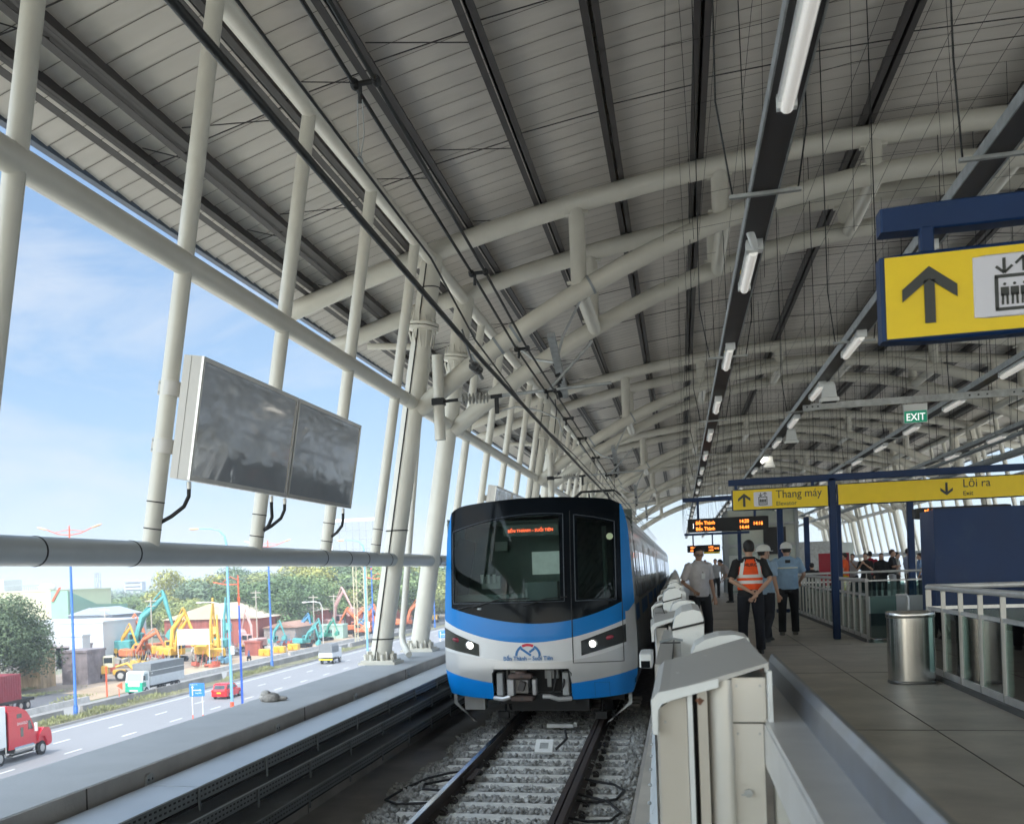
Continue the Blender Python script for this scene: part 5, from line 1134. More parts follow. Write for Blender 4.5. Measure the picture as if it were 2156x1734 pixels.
far = [
 ('person bending forward in a pale shirt with a red sash behind the polo man', 1.78, 42.7, R(100), 1.70, (.45, .40, .38), (.012, .012, .014), dict(stoop=.55, pose=dict(eL=(-.2, .12, 1.12), wL=(-.15, .3, 1.02), eR=(.2, .12, 1.12), wR=(.15, .3, 1.02)))),
 ('person in a pale shirt standing farther behind the bending one', 1.48, 50, R(170), 1.66, (.5, .5, .52), (.02, .02, .025), {}),
 ('person in a grey shirt at the start of the distant queue', 1.2, 57, R(180), 1.66, (.35, .38, .42), (.02, .02, .03), {}),
 ('person in a blue shirt in the distant queue', 1.05, 64, R(10), 1.68, (.2, .28, .4), (.02, .02, .03), {}),
 ('person in a dark shirt in the distant queue', 1.45, 68, R(10), 1.64, (.05, .05, .06), (.02, .02, .03), {}),
 ('person in a white shirt at the far end of the queue', 1.2, 75, R(0), 1.7, (.6, .6, .6), (.02, .02, .03), {}),
 ('seated visitor in black in front of the red board', 3.75, 34.9, R(0), 1.35, (.012, .012, .012), (.012, .012, .015), {}),
 ('person in an orange and yellow vest behind the sign post', 5.6, 42, R(60), 1.66, (.9, .12, .02), (.7, .5, .02), {}),
 ('person in a white shirt filming with a phone', 6.0, 43, R(150), 1.62, (.55, .55, .58), (.03, .03, .04), dict(pose=dict(eL=(-.22, .1, 1.12), wL=(-.08, .26, 1.38), eR=(.22, .1, 1.12), wR=(.08, .26, 1.38)))),
 ('person in a black top taking a photo', 5.95, 39.8, R(150), 1.62, (.012, .012, .012), (.02, .02, .02), dict(pose=dict(eL=(-.26, .08, 1.12), wL=(-.06, .24, 1.34), eR=(.26, .08, 1.12), wR=(.06, .24, 1.34)))),
 ('person in a red shirt with back to the camera', 6.5, 42.5, R(0), 1.68, (.32, .01, .03), (.03, .03, .04), {}),
 ('person with long hair in a black jacket', 6.72, 41.6, R(170), 1.60, (.012, .012, .014), (.02, .02, .02), dict(long_hair=True, long_sleeve=True)),
 ('person in a black top and wide grey trousers with crossed arms', 6.82, 40.2, R(-110), 1.70, (.012, .012, .014), (.34, .35, .36), dict(shoes=(.6, .6, .6), hair=(.06, .025, .015), pose=dict(eL=(-.22, .06, 1.14), wL=(.08, .19, 1.14), eR=(.22, .06, 1.14), wR=(-.08, .2, 1.18)))),
 ('person in a beige shirt and grey trousers next to the thick navy post', 7.25, 41.9, R(-90), 1.62, (.42, .40, .36), (.10, .09, .09), {}),
 ('person in a pale blue shirt leaning beside the thick navy post', 7.38, 40.6, R(-80), 1.72, (.42, .48, .62), (.02, .02, .025), {}),
 ('person in a blue and white shirt right of the thick navy post', 7.75, 40.6, R(80), 1.55, (.25, .38, .62), (.05, .05, .08), {}),
 ('person in a dark shirt behind the person filming', 6.2, 46, R(20), 1.66, (.03, .03, .04), (.02, .02, .02), {}),
]
for lab, x, y, rz, H, sh, tr_, kw in far: person(lab, x, y, rz, H, sh, tr_, fine=False, group='people waiting farther along the platform', **kw)

# ================================================================== OUTSIDE
G = -9.587; K = 1.13
def o(x, y): return (x*K, y*K)
def band(name, x0, x1, z, m, y0=-60, y1=900, kind='structure', **k): return MB().bb(x0*K, x1*K, y0, y1, z-.3, z).build(name, m, kind=kind, **k)
ground_m = mat('ground', (.20, .19, .15), .95, var=.3, vs=.02, dirt=((.10, .14, .055), .05, .5))
gr = MB(); gr.add([(-4000, -600, G-.02), (1500, -600, G-.02), (1500, 5000, G-.02), (-4000, 5000, G-.02)], [(0, 1, 2, 3)]); gr.build('ground', ground_m, kind='structure')
asph = mat('asphalt', (.21, .21, .22), .75, var=.10, vs=.12, stretch=(1, .06, 1), dirt=((.26, .25, .24), .3, .62))
asph2 = mat('asphalt_service', (.24, .235, .23), .8, var=.12, vs=.15, stretch=(1, .08, 1))
dirt_m = mat('dirt', (.36, .27, .19), .9, var=.25, vs=.15, dirt=((.20, .17, .13), .2, .6))
band('road', -46.3, -10, G+.02, asph)
MB().bb(-34*K, -12, -60, 700, G-.3, G+.045).build('road_apron', mat('apron_concrete', (.50, .46, .39), .85, var=.1, vs=.1), kind='structure')  # pale unseen ground, added to bounce sunlight up under the roof
MB().bb(16, 300, -100, 700, G-.3, G+.045).build('apron', MATS['apron_concrete'], kind='structure')  # same added bounce surface, out of view on the right side
band('service_road', -53.4, -49.0, G+.02, asph2)
band('median', -49.0, -46.3, G+.05, mat('median_soil', (.16, .15, .09), .95, var=.4, vs=.6))
band('dirt_verge', -60.5, -53.9, G+.03, dirt_m)
MB().bb(-75*K, -60.5*K, 100*K, 240*K, G-.3, G+.025).build('yard', mat('yard_soil', (.25, .20, .16), .95, var=.35, vs=.3), kind='structure')
MB().add([(-70*K, 60*K, G+.04), (-56*K, 60*K, G+.04), (-55.5*K, 92*K, G+.04), (-59*K, 98*K, G+.04), (-66*K, 96*K, G+.04)], [(0, 1, 2, 3, 4)]).build('side_road', mat('asphalt_dark', (.10, .10, .11), .8), kind='structure')
rm = MB()
for x, ya in ((-41.85, 51.), (-38.5, 62.13-7.6*2)):
    y = ya
    while y < 400: rm.bb((x-.07)*K, (x+.07)*K, y*K, (y+2.1)*K, G+.02, G+.026); y += 7.62
rm.bb(-45.3*K, -45.15*K, -50, 800, G+.02, G+.026); rm.bb(-35.3*K, -35.15*K, -50, 800, G+.02, G+.026)
rm.build('road_marking', mat('road_paint', (.62, .62, .60), .7, var=.15, vs=.8), kind='structure')
# kerb stones and barriers
def barrier(x, segs, h, wd, lab, m=concrete):
    t = thing('concrete_barrier', lab, 'barrier', group='low concrete barriers between the roads')
    for a, b_ in segs: MB().prism([((x-wd)*K, G), ((x+wd)*K, G), ((x+wd*.45)*K, G+h), ((x-wd*.45)*K, G+h)], 'y', a*K, b_*K).build('segment', m, t)
    return t
barrier(-46.4, [(-50, 300)], .22, .15, 'kerb line between the main road and the planted median', mat('kerb_grey', (.22, .21, .20), .9, var=.3, vs=.4))
barrier(-49.3, [(52, 79.5), (82.5, 96), (96.3, 112), (114, 160), (162, 300)], .75, .24, 'barrier between planted median and service road', mat('kerb_grey', (.22, .21, .20), .9))
barrier(-53.6, [(50, 91), (104, 145), (146, 300)], .6, .22, 'barrier between service road and dirt verge')
# vehicles
def wheel(b, hb, x, y, r, wd=.28, z=None): z = r if z is None else z; b.tube([(x-wd/2, y, z), (x-wd*.42, y, z), (x+wd*.42, y, z), (x+wd/2, y, z)], [r*.93, r, r, r*.93], 22); hb.tube([(x-wd/2-.01, y, z), (x+wd/2+.01, y, z)], r*.55, 14)
def wheels(t, lst, wd=.28):
    for x, y, r in lst: b = MB(); hb = MB(); wheel(b, hb, x, y, r, wd); w_ = b.build('wheel', rubber, t); hb.build('rim', mat('rim', (.5, .5, .5), .35, metal=.7), w_)
paint = lambda n, c, r=.3: mat('paint_'+n, c, r, var=.22 if 'machine' in n or 'loader' in n else .08, vs=1.4, coat=.0 if 'machine' in n else .3, dirt=((.20, .15, .11), 1.3, .60) if 'machine' in n or 'loader' in n else ((c[0]*.6+.06, c[1]*.6+.06, c[2]*.6+.06), 2.2, .66))
wdk = mat('car_window', (.03, .04, .045), .06, var=0, coat=.4)
# semi tractor with white trailer (facing +y)
sx, sy = o(-41.0, 56.0); sm = thing('semi_truck', 'red long-nosed semi truck with white trailer in the bottom left corner', 'truck', (sx, sy, G))
red = paint('red', (.50, .012, .03))
b = MB(); hx = 1.2
b.prism([(2.6, .95), (7.35, .95), (7.45, 1.0), (7.45, 1.75), (6.9, 1.95), (5.75, 2.15), (5.35, 3.0), (4.9, 3.45), (3.9, 3.85), (3.0, 4.0), (2.6, 4.0)], 'x', -hx+.1, hx-.1)
b.prism([(2.6, .95), (5.9, .95), (5.9, 2.0), (5.3, 2.9), (4.8, 3.3), (3.2, 3.6), (2.6, 3.6)], 'x', -hx, hx)
cab = b.build('cab', red, sm)
b = MB(); b.prism([(7.8, .7), (7.9, .9), (7.85, 1.5), (7.6, 1.9), (6.9, 2.0), (6.3, 1.6), (6.1, 1.1), (6.35, 1.1), (6.55, 1.35), (7.0, 1.35), (7.25, .9), (7.3, .6)], 'x', .75, 1.25); b.build('fender', red, sm)
b = MB(); b.prism([(7.8, .7), (7.9, .9), (7.85, 1.5), (7.6, 1.9), (6.9, 2.0), (6.3, 1.6), (6.1, 1.1), (6.35, 1.1), (6.55, 1.35), (7.0, 1.35), (7.25, .9), (7.3, .6)], 'x', -1.25, -.75); b.build('fender', red, sm)
b = MB(); b.prism([(4.95, 2.1), (5.55, 2.1), (5.25, 2.75), (4.95, 2.75)], 'x', hx+.003, hx+.012); b.bb(hx+.003, hx+.012, 4.0, 4.35, 1.7, 2.35); b.bb(hx+.003, hx+.012, 3.6, 4.2, 3.05, 3.35); b.build('side_window', wdk, sm)
text_mb('DH-HOLD', .28, psd_white, sm, 'door_lettering', (hx+.02, 3.6, 2.55), '+x')
b = MB(); b.bb(hx+.12, hx+.3, 5.55, 5.7, 1.9, 2.5); b.build('mirror', psd_white, sm)
b = MB(); b.tube([(.95, 3.2, .85), (.95, 5.6, .85)], .33, 18); b.bb(.6, 1.2, 3.0, 5.8, .4, .5); b.tube([(hx-.1, 2.3, .6), (hx-.1, 2.3, 3.6)], .07, 8); b.build('fuel_tank', stainless, sm)
MB().bb(-.5, .5, -6, 6.8, .6, .95).build('chassis', blackm, sm)
wheels(sm, [(s*1.0, y, .52) for s in (-1, 1) for y in (6.75, 1.6, .2)], .32)
MB().bb(-1.25, 1.25, -11, 2.2, 1.25, 4.05).build('trailer', paint('white', (.68, .70, .72)), sm)
MB().bb(-1.2, 1.2, -11, 2.0, 1.1, 1.25).build('trailer_frame', grey_steel, sm)
# container trailer
cx_, cy_ = o(-57.3, 76); ct = thing('container_trailer', 'dark red shipping container on a trailer at the left edge', 'trailer', (cx_, cy_, G))
b = MB(); b.bb(-1.22, 1.22, -9, 9.2, 1.2, 3.75)
for k in range(46): b.bb(1.22, 1.25, -8.8+.39*k, -8.6+.39*k, 1.35, 3.65)
b.build('container', paint('maroon', (.24, .02, .035), .55), ct); b = MB(); b.bb(-1.2, 1.2, -9, 11.5, .9, 1.2); b.build('chassis', blackm, ct); wheels(ct, [(s*1.0, y, .5) for s in (-1, 1) for y in (-6, -4.8, 10.4, 9.2)], .3)
# green and white truck (facing -y)
gx, gy = o(-51.4, 95.8); gt = thing('box_truck', 'white and green truck with grey canvas box driving toward the camera', 'truck', (gx, gy, G))
gw = paint('cabwhite', (.66, .70, .70)); gg = paint('green', (.02, .38, .24))
b = MB(); b.prism([(0.05, .95), (0, 1.2), (.12, 1.75), (.35, 2.5), (.6, 2.6), (1.75, 2.6), (1.75, .6), (.05, .6)], 'x', -1.02, 1.02); b.build('cab', gw, gt)
b = MB(); b.bb(-1.04, 1.04, -.06, .25, .42, .98); b.bb(.7, 1.04, -.02, .9, .95, 1.45); b.bb(-1.04, -.7, -.02, .9, .95, 1.45); b.build('bumper', gg, gt)
b = MB(); b.add([(-.9, .10, 1.62), (.9, .10, 1.62), (.86, .33, 2.45), (-.86, .33, 2.45)], [(0, 1, 2, 3)]); b.xf(Matrix.Translation((0, -.03, 0))); b.bb(1.02, 1.03, .6, 1.4, 1.6, 2.35); b.build('windshield', mat('truck_glass', (.25, .32, .33), .08, var=0), gt)
b = MB(); b.bb(-.5, .5, -.075, -.06, .5, .64); b.bb(-.7, .7, -.03, .0, 1.05, 1.2); b.build('number_plate', psd_white, gt)
b = MB()
for s in (-1, 1): b.bb(s*1.25-.1, s*1.25+.1, .1, .2, 1.7, 2.2)
b.build('mirror', blackm, gt)
b = MB(); b.bb(-1.15, 1.15, 1.95, 10.4, 1.95, 3.35); b.build('canvas_box', mat('canvas_grey', (.17, .18, .19), .8, var=.12), gt)
b = MB(); b.bb(-1.14, 1.14, 1.95, 10.4, .95, 1.95); b.bb(1.14, 1.17, 2, 10.3, 1.4, 1.44); b.build('side_boards', paint('silverboard', (.5, .53, .56)), gt)
b = MB(); b.bb(-1.155, 1.155, 1.95, 10.4, 2.5, 2.56); b.bb(-1.157, 1.157, 2.1, 2.3, 2.2, 2.35); b.build('canvas_strap', psd_white, gt)
wheels(gt, [(s*.9, y, .45) for s in (-1, 1) for y in (1.0, 7.8, 9.0)]); MB().bb(-.5, .5, .3, 10, .6, .95).build('chassis', blackm, gt)
# red car (driving away)
cx_, cy_ = o(-40.9, 92.3); rc = thing('red_car', 'red hatchback driving away on the main road', 'car', (cx_, cy_, G)); rp = paint('carred', (.62, .01, .02), .2)
def carbody(t, m, L=4.4, W=.87, H=1.6):
    b = MB(); side = [(.0, .35), (.02, .85), (.12, 1.02), (L*.62, 1.0), (L*.80, .92), (L*.97, .78), (L, .5), (L-.05, .3), (.05, .28)]
    top_ = [(.12, 1.0), (.38, 1.5), (.8, H), (L*.45, H), (L*.62, 1.45), (L*.78, .98)]
    rings = [[(x, y, z) for y, z in side] for x in (-W+.08, -W, W, W-.08)]
    b.loft([[(x, lerp(L/2, y, k), lerp(.6, z, k)) for y, z in side] for x, k in ((-W, .96), (-W+.06, 1), (W-.06, 1), (W, .96))], smooth=False)
    b.loft([[(x*k, y, z) for y, z in top_] for x, k in ((-W+.16, 1), (W-.16, 1))], smooth=False); bd = b.build('body', m, t)
    g = MB(); g.add([(-.62, .155, 1.04), (.62, .155, 1.04), (.58, .36, 1.44), (-.58, .36, 1.44)], [(0, 1, 2, 3)])
    g.v = [(x, y-.03, z) for x, y, z in g.v]
    for s in (-1, 1): xx = s*(W-.155); g.add([(xx, .5, 1.05), (xx, L*.68, 1.05), (xx, L*.58, 1.42), (xx, .72, 1.47)], [(0, 1, 2, 3)])
    g.add([(-.66, L*.77, 1.03), (.66, L*.77, 1.03), (.6, L*.63, 1.42), (-.6, L*.63, 1.42)], [(0, 1, 2, 3)]); g.v[-4:] = [(x, y+.03, z+.01) for x, y, z in g.v[-4:]]
    g.build('window', wdk, bd)
    l = MB()
    for s in (-1, 1): l.bb(s*.74-.1, s*.74+.1, -.02, .1, .75, .98)
    l.build('tail_light', mat('tail', (.5, .02, .02), .2, var=0), bd); MB().bb(-.22, .22, -.03, .0, .62, .74).build('number_plate', yellow, bd)
    wheels(t, [(s*(W-.1), y, .33) for s in (-1, 1) for y in (.85, L-.85)], .22)
carbody(rc, rp)
# canvas truck driving away
tx_, ty_ = o(-43.0, 130.2); kt = thing('canvas_truck', 'small truck with grey canvas cover driving away', 'truck', (tx_, ty_, G))
b = MB(); b.loft([[(x, y, z) for x, z in ((-1.0, 1.6), (-1.02, 2.5), (-.85, 2.85), (0, 2.95), (.85, 2.85), (1.02, 2.5), (1.0, 1.6))] for y in (0, .8, 1.6, 2.4, 3.1)], smooth=False); b.build('canvas_cover', mat('canvas_grey', (.17, .18, .19), .8), kt)
b = MB(); b.bb(-1.03, 1.03, -.02, 3.2, .95, 1.62); b.bb(-.98, .98, 3.3, 4.6, .7, 2.2); b.build('bed_and_cab', paint('silverboard', (.5, .53, .56)), kt)
b = MB(); b.bb(-1.0, 1.0, -.05, .1, .6, .75); b.build('bumper', yellow, kt); b = MB(); b.bb(-.5, .5, 0, 4.4, .5, .9); b.build('chassis', blackm, kt); wheels(kt, [(s*.85, y, .4) for s in (-1, 1) for y in (.9, 3.9)])
# lamp posts
bl = paint('postblue', (.02, .12, .42)); lbl = paint('postlight', (.16, .36, .55)); ora = paint('orange', (.80, .10, .04)); lampy = mat('lamp_head', (.75, .42, .25), .5)
def lamppost(x, y, h, lab, two=True, m1=bl, m2=ora, split=.88, rz=0):
    X, Y = o(x, y); t = thing('lamp_post', lab, 'lamp post', (X, Y, G), rz); h *= K
    b = MB(); b.tube([(0, 0, 0), (0, 0, .9), (0, 0, 1.0), (0, 0, h*split)], [.24, .22, .15, .11], 12); b.tube([(0, 0, .95), (0, 0, 1.05)], .2, 12); b.build('post', m1, t)
    b = MB(); b.tube([(0, 0, h*split), (0, 0, h)], [.10, .06], 10); b.tube([(0, 0, h*.82), (0, 0, h*.84)], .13, 10)
    hs = MB()
    for s in ((-1, 1) if two else (-1,)):
        b.tube([(0, 0, h-.9), (s*1.2, 0, h-.75), (s*2.4, 0, h-.3)], .04, 6); b.tube([(0, 0, h-.4), (s*.6, 0, h-.45), (s*1.6, 0, h-.62)], .025, 5)
        hs.ell((s*2.9, 0, h-.15), (.6, .16, .09), 12, 6, Matrix.Rotation(-s*.28, 3, 'Y'))
    b.build('arm', m2, t); hs.build('lamp_head', lampy if two else lampy, t); return t
lamppost(-48.7, 80.6, 15.9, 'tall blue lamp post with red double arm nearest at the left')
lamppost(-48.5, 125.8, 15.7, 'tall blue lamp post with red double arm in the median, second from left')
lamppost(-48.4, 172, 14.6, 'blue lamp post with red double arm in front of the trees')
lamppost(-48.3, 218, 14.6, 'farthest blue lamp post with red double arm')
def curved(x, y, h, lab, m):
    X, Y = o(x, y); t = thing('lamp_post', lab, 'lamp post', (X, Y, G)); h *= K
    b = MB(); b.tube([(0, 0, 0), (0, 0, h-1.6), (-.15, 0, h-.8), (-.7, 0, h-.2), (-1.6, 0, h), (-2.8, 0, h+.05)], [.16, .11, .09, .07, .05, .05], 10); b.build('post', m, t)
    b = MB(); b.ell((-3.3, 0, h+.05), (.55, .17, .1), 12, 6); b.build('lamp_head', lampy, t)
    if h > 14: b = MB(); b.tube([(0, 0, .05), (0, 0, .7)], .19, 10); b.build('red_base', ora, t); b = MB(); b.bb(.1, .4, -.1, .1, 5.2, 6.0); b.build('control_box', psd_white, t)
curved(-36.7, 85.5, 15.3, 'light blue curved lamp post close to the viaduct', lbl)
curved(-36.9, 128.2, 15.3, 'light blue curved lamp post behind the pale columns', lbl)
def single(x, y, h, lab):
    X, Y = o(x, y); t = thing('lamp_post', lab, 'lamp post', (X, Y, G)); h *= K
    b = MB(); b.tube([(0, 0, 0), (0, 0, h*.77)], [.12, .09], 10); b.build('post', paint('deepblue', (.01, .09, .50)), t)
    b = MB(); b.tube([(0, 0, h*.77), (0, 0, h)], [.09, .05], 8); b.tube([(0, 0, h*.93), (-1.2, 0, h*.93), (-2.6, .0, h*.95)], .05, 6); b.tube([(0, 0, h*.96), (-.8, 0, h*.99), (-1.6, 0, h*.95)], .03, 5); b.tube([(0, 0, h*.8), (0, 0, h*.83)], .13, 8); b.build('arm', ora, t)
single(-36.3, 86.8, 11.3, 'slim deep blue and red lamp post beside the red car')
single(-36.2, 134, 11.3, 'second slim blue and red lamp post near the pale columns')
for i, (x, y, h) in enumerate(((-58, 132.5, 8.2), (-57, 171.7, 7))):
    X, Y = o(x, y); b = MB(); b.tube([(X, Y, G), (X, Y, G+h*K-1), (X-.4, Y, G+h*K-.2), (X-1.5, Y, G+h*K), (X-3.2, Y, G+h*K)], .07, 8); b.ell((X-3.5, Y, G+h*K-.05), (.5, .2, .15)); b.build('street_lamp', paint('palepole', (.6, .6, .6)), label=['pale street lamp in front of the red shed', 'pale street lamp near the far excavators'][i], cat='street lamp')
X, Y = o(-53.9, 95); b = MB(); b.tube([(X, Y, G), (X, Y, G+3.4)], .09, 8); b.prism([(X+1.2, G+1.2), (X+1.9, G+1.6), (X+1.9, G+.8)], 'y', Y, Y+.05); b.tube([(X+1.5, Y, G), (X+1.5, Y, G+.9)], .05, 6); b.build('red_post', ora, label='red marker post with orange arrow board at the service road', cat='marker post')
# blue road sign
X, Y = o(-36.4, 78); rs = thing('road_sign', 'blue direction sign with white arrows on two legs beside the highway', 'road sign', (X, Y, G), R(14))
b = MB(); b.cbox((0, 0, 2.75), (1.35, .06, 1.2), .03); b.build('board', paint('signblue', (.01, .17, .62), .4), rs)
for s in (-1, 1): b = MB(); b.tube([(s*.45, .05, .55), (s*.45, .05, 2.3)], .035, 8); b.build('leg', psd_white, rs); b = MB(); b.tube([(s*.45, .05, 0), (s*.45, .05, .55)], .045, 8); b.build('red_foot', ora, rs)
b = MB(); b.bb(-.43, -.36, -.04, -.032, 2.25, 3.0); b.prism([(-.52, 2.95), (-.27, 2.95), (-.395, 3.12)], 'y', -.04, -.032); b.bb(-.36, .25, -.04, -.032, 2.68, 2.75); b.prism([(.25, 2.62), (.25, 2.81), (.42, 2.715)], 'y', -.04, -.032); b.build('arrow_symbol', sign_white, rs)
text_mb('ĐƯỜNG 120', .12, sign_white, rs, 'sign_lettering', (-.6, -.034, 3.18)); text_mb('Song Hành', .15, sign_white, rs, 'sign_lettering', (-.15, -.034, 2.42), sx=.9)
rs2 = copy_tree(rs); X, Y = o(-36.2, 150); rs2.location = (X+4.6, Y, G); rs2['label'] = 'small distant blue direction sign between the columns and the train'
# excavators
def excav(x, y, rz, s, col, lab, a1=60, a2=-70, L1=5.2, L2=3.0):
    X, Y = o(x, y); t = thing('excavator', lab, 'excavator', (X, Y, G), rz, 'parked excavators in the machine yard'); t.scale = (s, s, s); cm_ = paint('machine_%02d%02d%02d' % tuple(int(c*99) for c in col), col, .45)
    b = MB()
    for q in (-1, 1):
        tr_ = [(-1.6, .1), (-1.9, .45), (-1.6, .85), (1.6, .85), (1.9, .45), (1.6, .1)]; b.prism(tr_, 'x', q*1.2-.25, q*1.2+.25)
    b.v = [(v[0], v[1], v[2]) for v in b.v]; b.build('track', blackm, t)
    b = MB(); b.cbox((.1, -.6, 1.55), (2.3, 2.6, 1.1), .12); b.cbox((.1, -1.5, 1.6), (2.4, .8, 1.2), .15); b.build('engine_house', cm_, t)
    b = MB(); b.cbox((-.75, .75, 1.9), (.95, 1.5, 1.7), .08); c = b.build('cab', cm_, t); b = MB(); b.bb(-1.235, -.265, .15, 1.35, 1.9, 2.6); b.bb(-1.15, -.35, .0, 1.515, 1.95, 2.6); b.build('cab_window', wdk, c)
    A = math.radians(a1); j0 = Vector((.35, .8, 1.6)); j1 = j0+Vector((0, math.cos(A+.25), math.sin(A+.25)))*L1*.5; j2 = j1+Vector((0, math.cos(A-.25), math.sin(A-.25)))*L1*.5
    b = MB(); b.tube([j0, j1, j2], [(.17, .26), (.19, .38), (.15, .2)], 4); b.tube([j0+Vector((.3, .3, 0)), j1+Vector((.2, 0, 0))], .08, 6); b.build('boom', cm_, t)
    B_ = math.radians(a2); e = j2+Vector((0, math.cos(B_), math.sin(B_)))*L2; k_ = j2-Vector((0, math.cos(B_), math.sin(B_)))*.7
    b = MB(); b.tube([k_, j2, e], [(.12, .12), (.14, .26), (.1, .14)], 4); b.tube([j1+Vector((0, 0, .4)), k_], .07, 6); b.build('stick', cm_, t)
    b = MB(); b.prism([(e.y-.1, e.z+.2), (e.y+.3, e.z), (e.y+.25, e.z-.8), (e.y-.4, e.z-1.1), (e.y-.8, e.z-.7), (e.y-.6, e.z-.3)], 'x', e.x-.45, e.x+.45); b.build('bucket', cm_, t)
    return t
YL = (.66, .38, .05); TE = (.09, .34, .34); OR = (.62, .17, .07); BLU = (.08, .25, .46); PK = (.55, .34, .32); GR = (.05, .28, .21)
excav(-59.6, 134, R(25), 1.1, YL, 'bright yellow excavator with folded arm nearest the road', 75, -78, 4.6, 3)
excav(-62.5, 137.5, R(10), 1.25, YL, 'yellow excavator with high raised arm beside the white banner', 72, -80, 6, 3.2)
excav(-67.5, 137, R(-100), 1.1, YL, 'yellow excavator with arm reaching right in the yard', 62, -65, 5.2, 3)
excav(-70, 140, R(-60), 1.15, YL, 'yellow excavator with tall arm in the middle of the yard', 68, -72, 5.6, 3)
excav(-74, 138, R(-95), 1.0, OR, 'orange excavator with low stretched arm left of the yellow ones', 38, -60, 5.2, 3)
excav(-77, 142, R(-80), 1.6, TE, 'large teal excavator arm rising above the yard', 55, -75, 6, 3.4)
excav(-78, 141, R(-100), 1.0, YL, 'yellow excavator at the left end of the yard', 60, -68, 4.6, 3)
excav(-75.5, 146, R(80), 1.15, OR, 'red orange excavator behind the orange one', 62, -60, 5, 3)
excav(-66, 150, R(10), 1.3, TE, 'teal excavator with pointed arm behind the white banner', 70, -75, 5.6, 3)
excav(-63, 156, R(60), 1.1, PK, 'faded red excavator in front of the shed', 70, -70, 5, 3)
excav(-63.0, 163, R(-90), .8, TE, 'pale teal small excavator in front of the shed', 65, -70, 4.6, 3)
excav(-66, 185, R(-80), .85, GR, 'green excavator with curved arm under the trees', 55, -80, 4.6, 3)
excav(-63.6, 176, R(-80), .95, BLU, 'blue excavator with curved arm under the trees', 58, -80, 4.6, 3)
excav(-60, 172, R(-80), .8, TE, 'teal excavator next to the blue one', 58, -78, 4.6, 3)
excav(-57.6, 163, R(-100), .8, TE, 'low teal excavator closest to the far verge', 45, -75, 4.2, 3)
excav(-59.5, 180, R(-100), .8, GR, 'dark teal excavator at the end of the row', 60, -70, 4.2, 3)
excav(-65.6, 203, R(-110), 1.5, PK, 'pink excavator with tall bent arm by the trees', 68, -60, 5.2, 3)
excav(-62.6, 212, R(-70), 1.0, BLU, 'small blue excavator far behind the pink one', 60, -60, 4.6, 3)
excav(-60.6, 200, R(-70), .95, OR, 'orange excavator right of the pink one', 62, -40, 4.8, 3)
excav(-57.3, 197, R(-90), 1.0, OR, 'orange excavator with raised arm near the pale columns', 66, -75, 4.8, 3)
excav(-55.6, 190, R(100), 1.0, OR, 'orange excavator just left of the first flanged column', 60, -60, 4.8, 3)
excav(-54.0, 215, R(-90), 1.1, OR, 'red excavator seen between the two columns', 58, -60, 4.8, 3)
excav(-53.2, 236, R(90), 1.0, YL, 'yellow machine seen between the second column and the train', 50, -60, 4.8, 3)
lx_, ly_ = o(-62.5, 111); wl_ = thing('wheel_loader', 'yellow wheel loader with cream cab parked at the dirt verge', 'wheel loader', (lx_, ly_, G), R(-70)); yp = paint('loader', YL)
b = MB(); b.cbox((0, -1.4, 1.5), (1.9, 2.6, 1.1), .12); b.cbox((0, 1.2, 1.1), (1.1, 1.6, .7), .08); b.build('body', yp, wl_)
b = MB(); b.cbox((0, -.1, 2.5), (1.5, 1.3, 1.5), .08); c = b.build('cab', mat('cream', (.62, .58, .42), .5), wl_); b = MB(); b.bb(-.76, .76, -.6, .45, 2.35, 3.05); b.build('cab_window', wdk, c)
b = MB(); b.tube([(.4, .8, 1.8), (.4, 2.2, 2.2), (.4, 3.2, 1.2)], .15, 6); b.tube([(-.4, .8, 1.8), (-.4, 2.2, 2.2), (-.4, 3.2, 1.2)], .15, 6); b.build('lift_arm', yp, wl_); b = MB(); b.prism([(3.0, 1.5), (3.4, .5), (4.2, .35), (3.9, .9)], 'x', -1.2, 1.2); b.build('bucket', yp, wl_)
wheels(wl_, [(s*.95, y, .72) for s in (-1, 1) for y in (-1.6, 1.5)], .5)
# yard clutter : parts piles, crates
rnd = random.Random(5)
cols = [(.45, .10, .06), (.30, .28, .25), (.55, .35, .08), (.10, .22, .32), (.35, .34, .32), (.12, .12, .13), (.5, .48, .45), (.25, .13, .08)]
for i in range(46):
    y = rnd.uniform(104, 200); x = rnd.uniform(-74, -58.5)+(y-104)*.03; X, Y = o(x, y); b = MB(); s = rnd.uniform(.7, 1.3)
    for k in range(rnd.randint(4, 8)):
        b.box((rnd.uniform(-1.4, 1.4)*s, rnd.uniform(-1.4, 1.4)*s, rnd.uniform(.2, 1.1)), (rnd.uniform(.2, 1.6), rnd.uniform(.2, 1.2), rnd.uniform(.2, 1.1)), rz=rnd.uniform(0, 3), rx=rnd.uniform(-.4, .4))
    for k in range(6): a = Vector((rnd.uniform(-1.5, 1.5), rnd.uniform(-1, 1), .1)); b.tube([a, a+Vector((rnd.uniform(-.8, .8), rnd.uniform(-.5, .5), rnd.uniform(1, 2.4)))], .05, 5)
    cc = cols[i % 8]; c = b.build('machine_parts', mat('scrap_%d' % (i % 8), cc, .7, var=.5, vs=1.5), label=f'heap of {["red","grey","ochre","blue","pale grey","black","whitish","rusty"][i%8]} machine parts in the yard', cat='machine parts', group=f'heaps of {["red","grey","ochre","blue","pale grey","black","whitish","rusty"][i%8]} machine parts'); c.location = (X, Y, G)
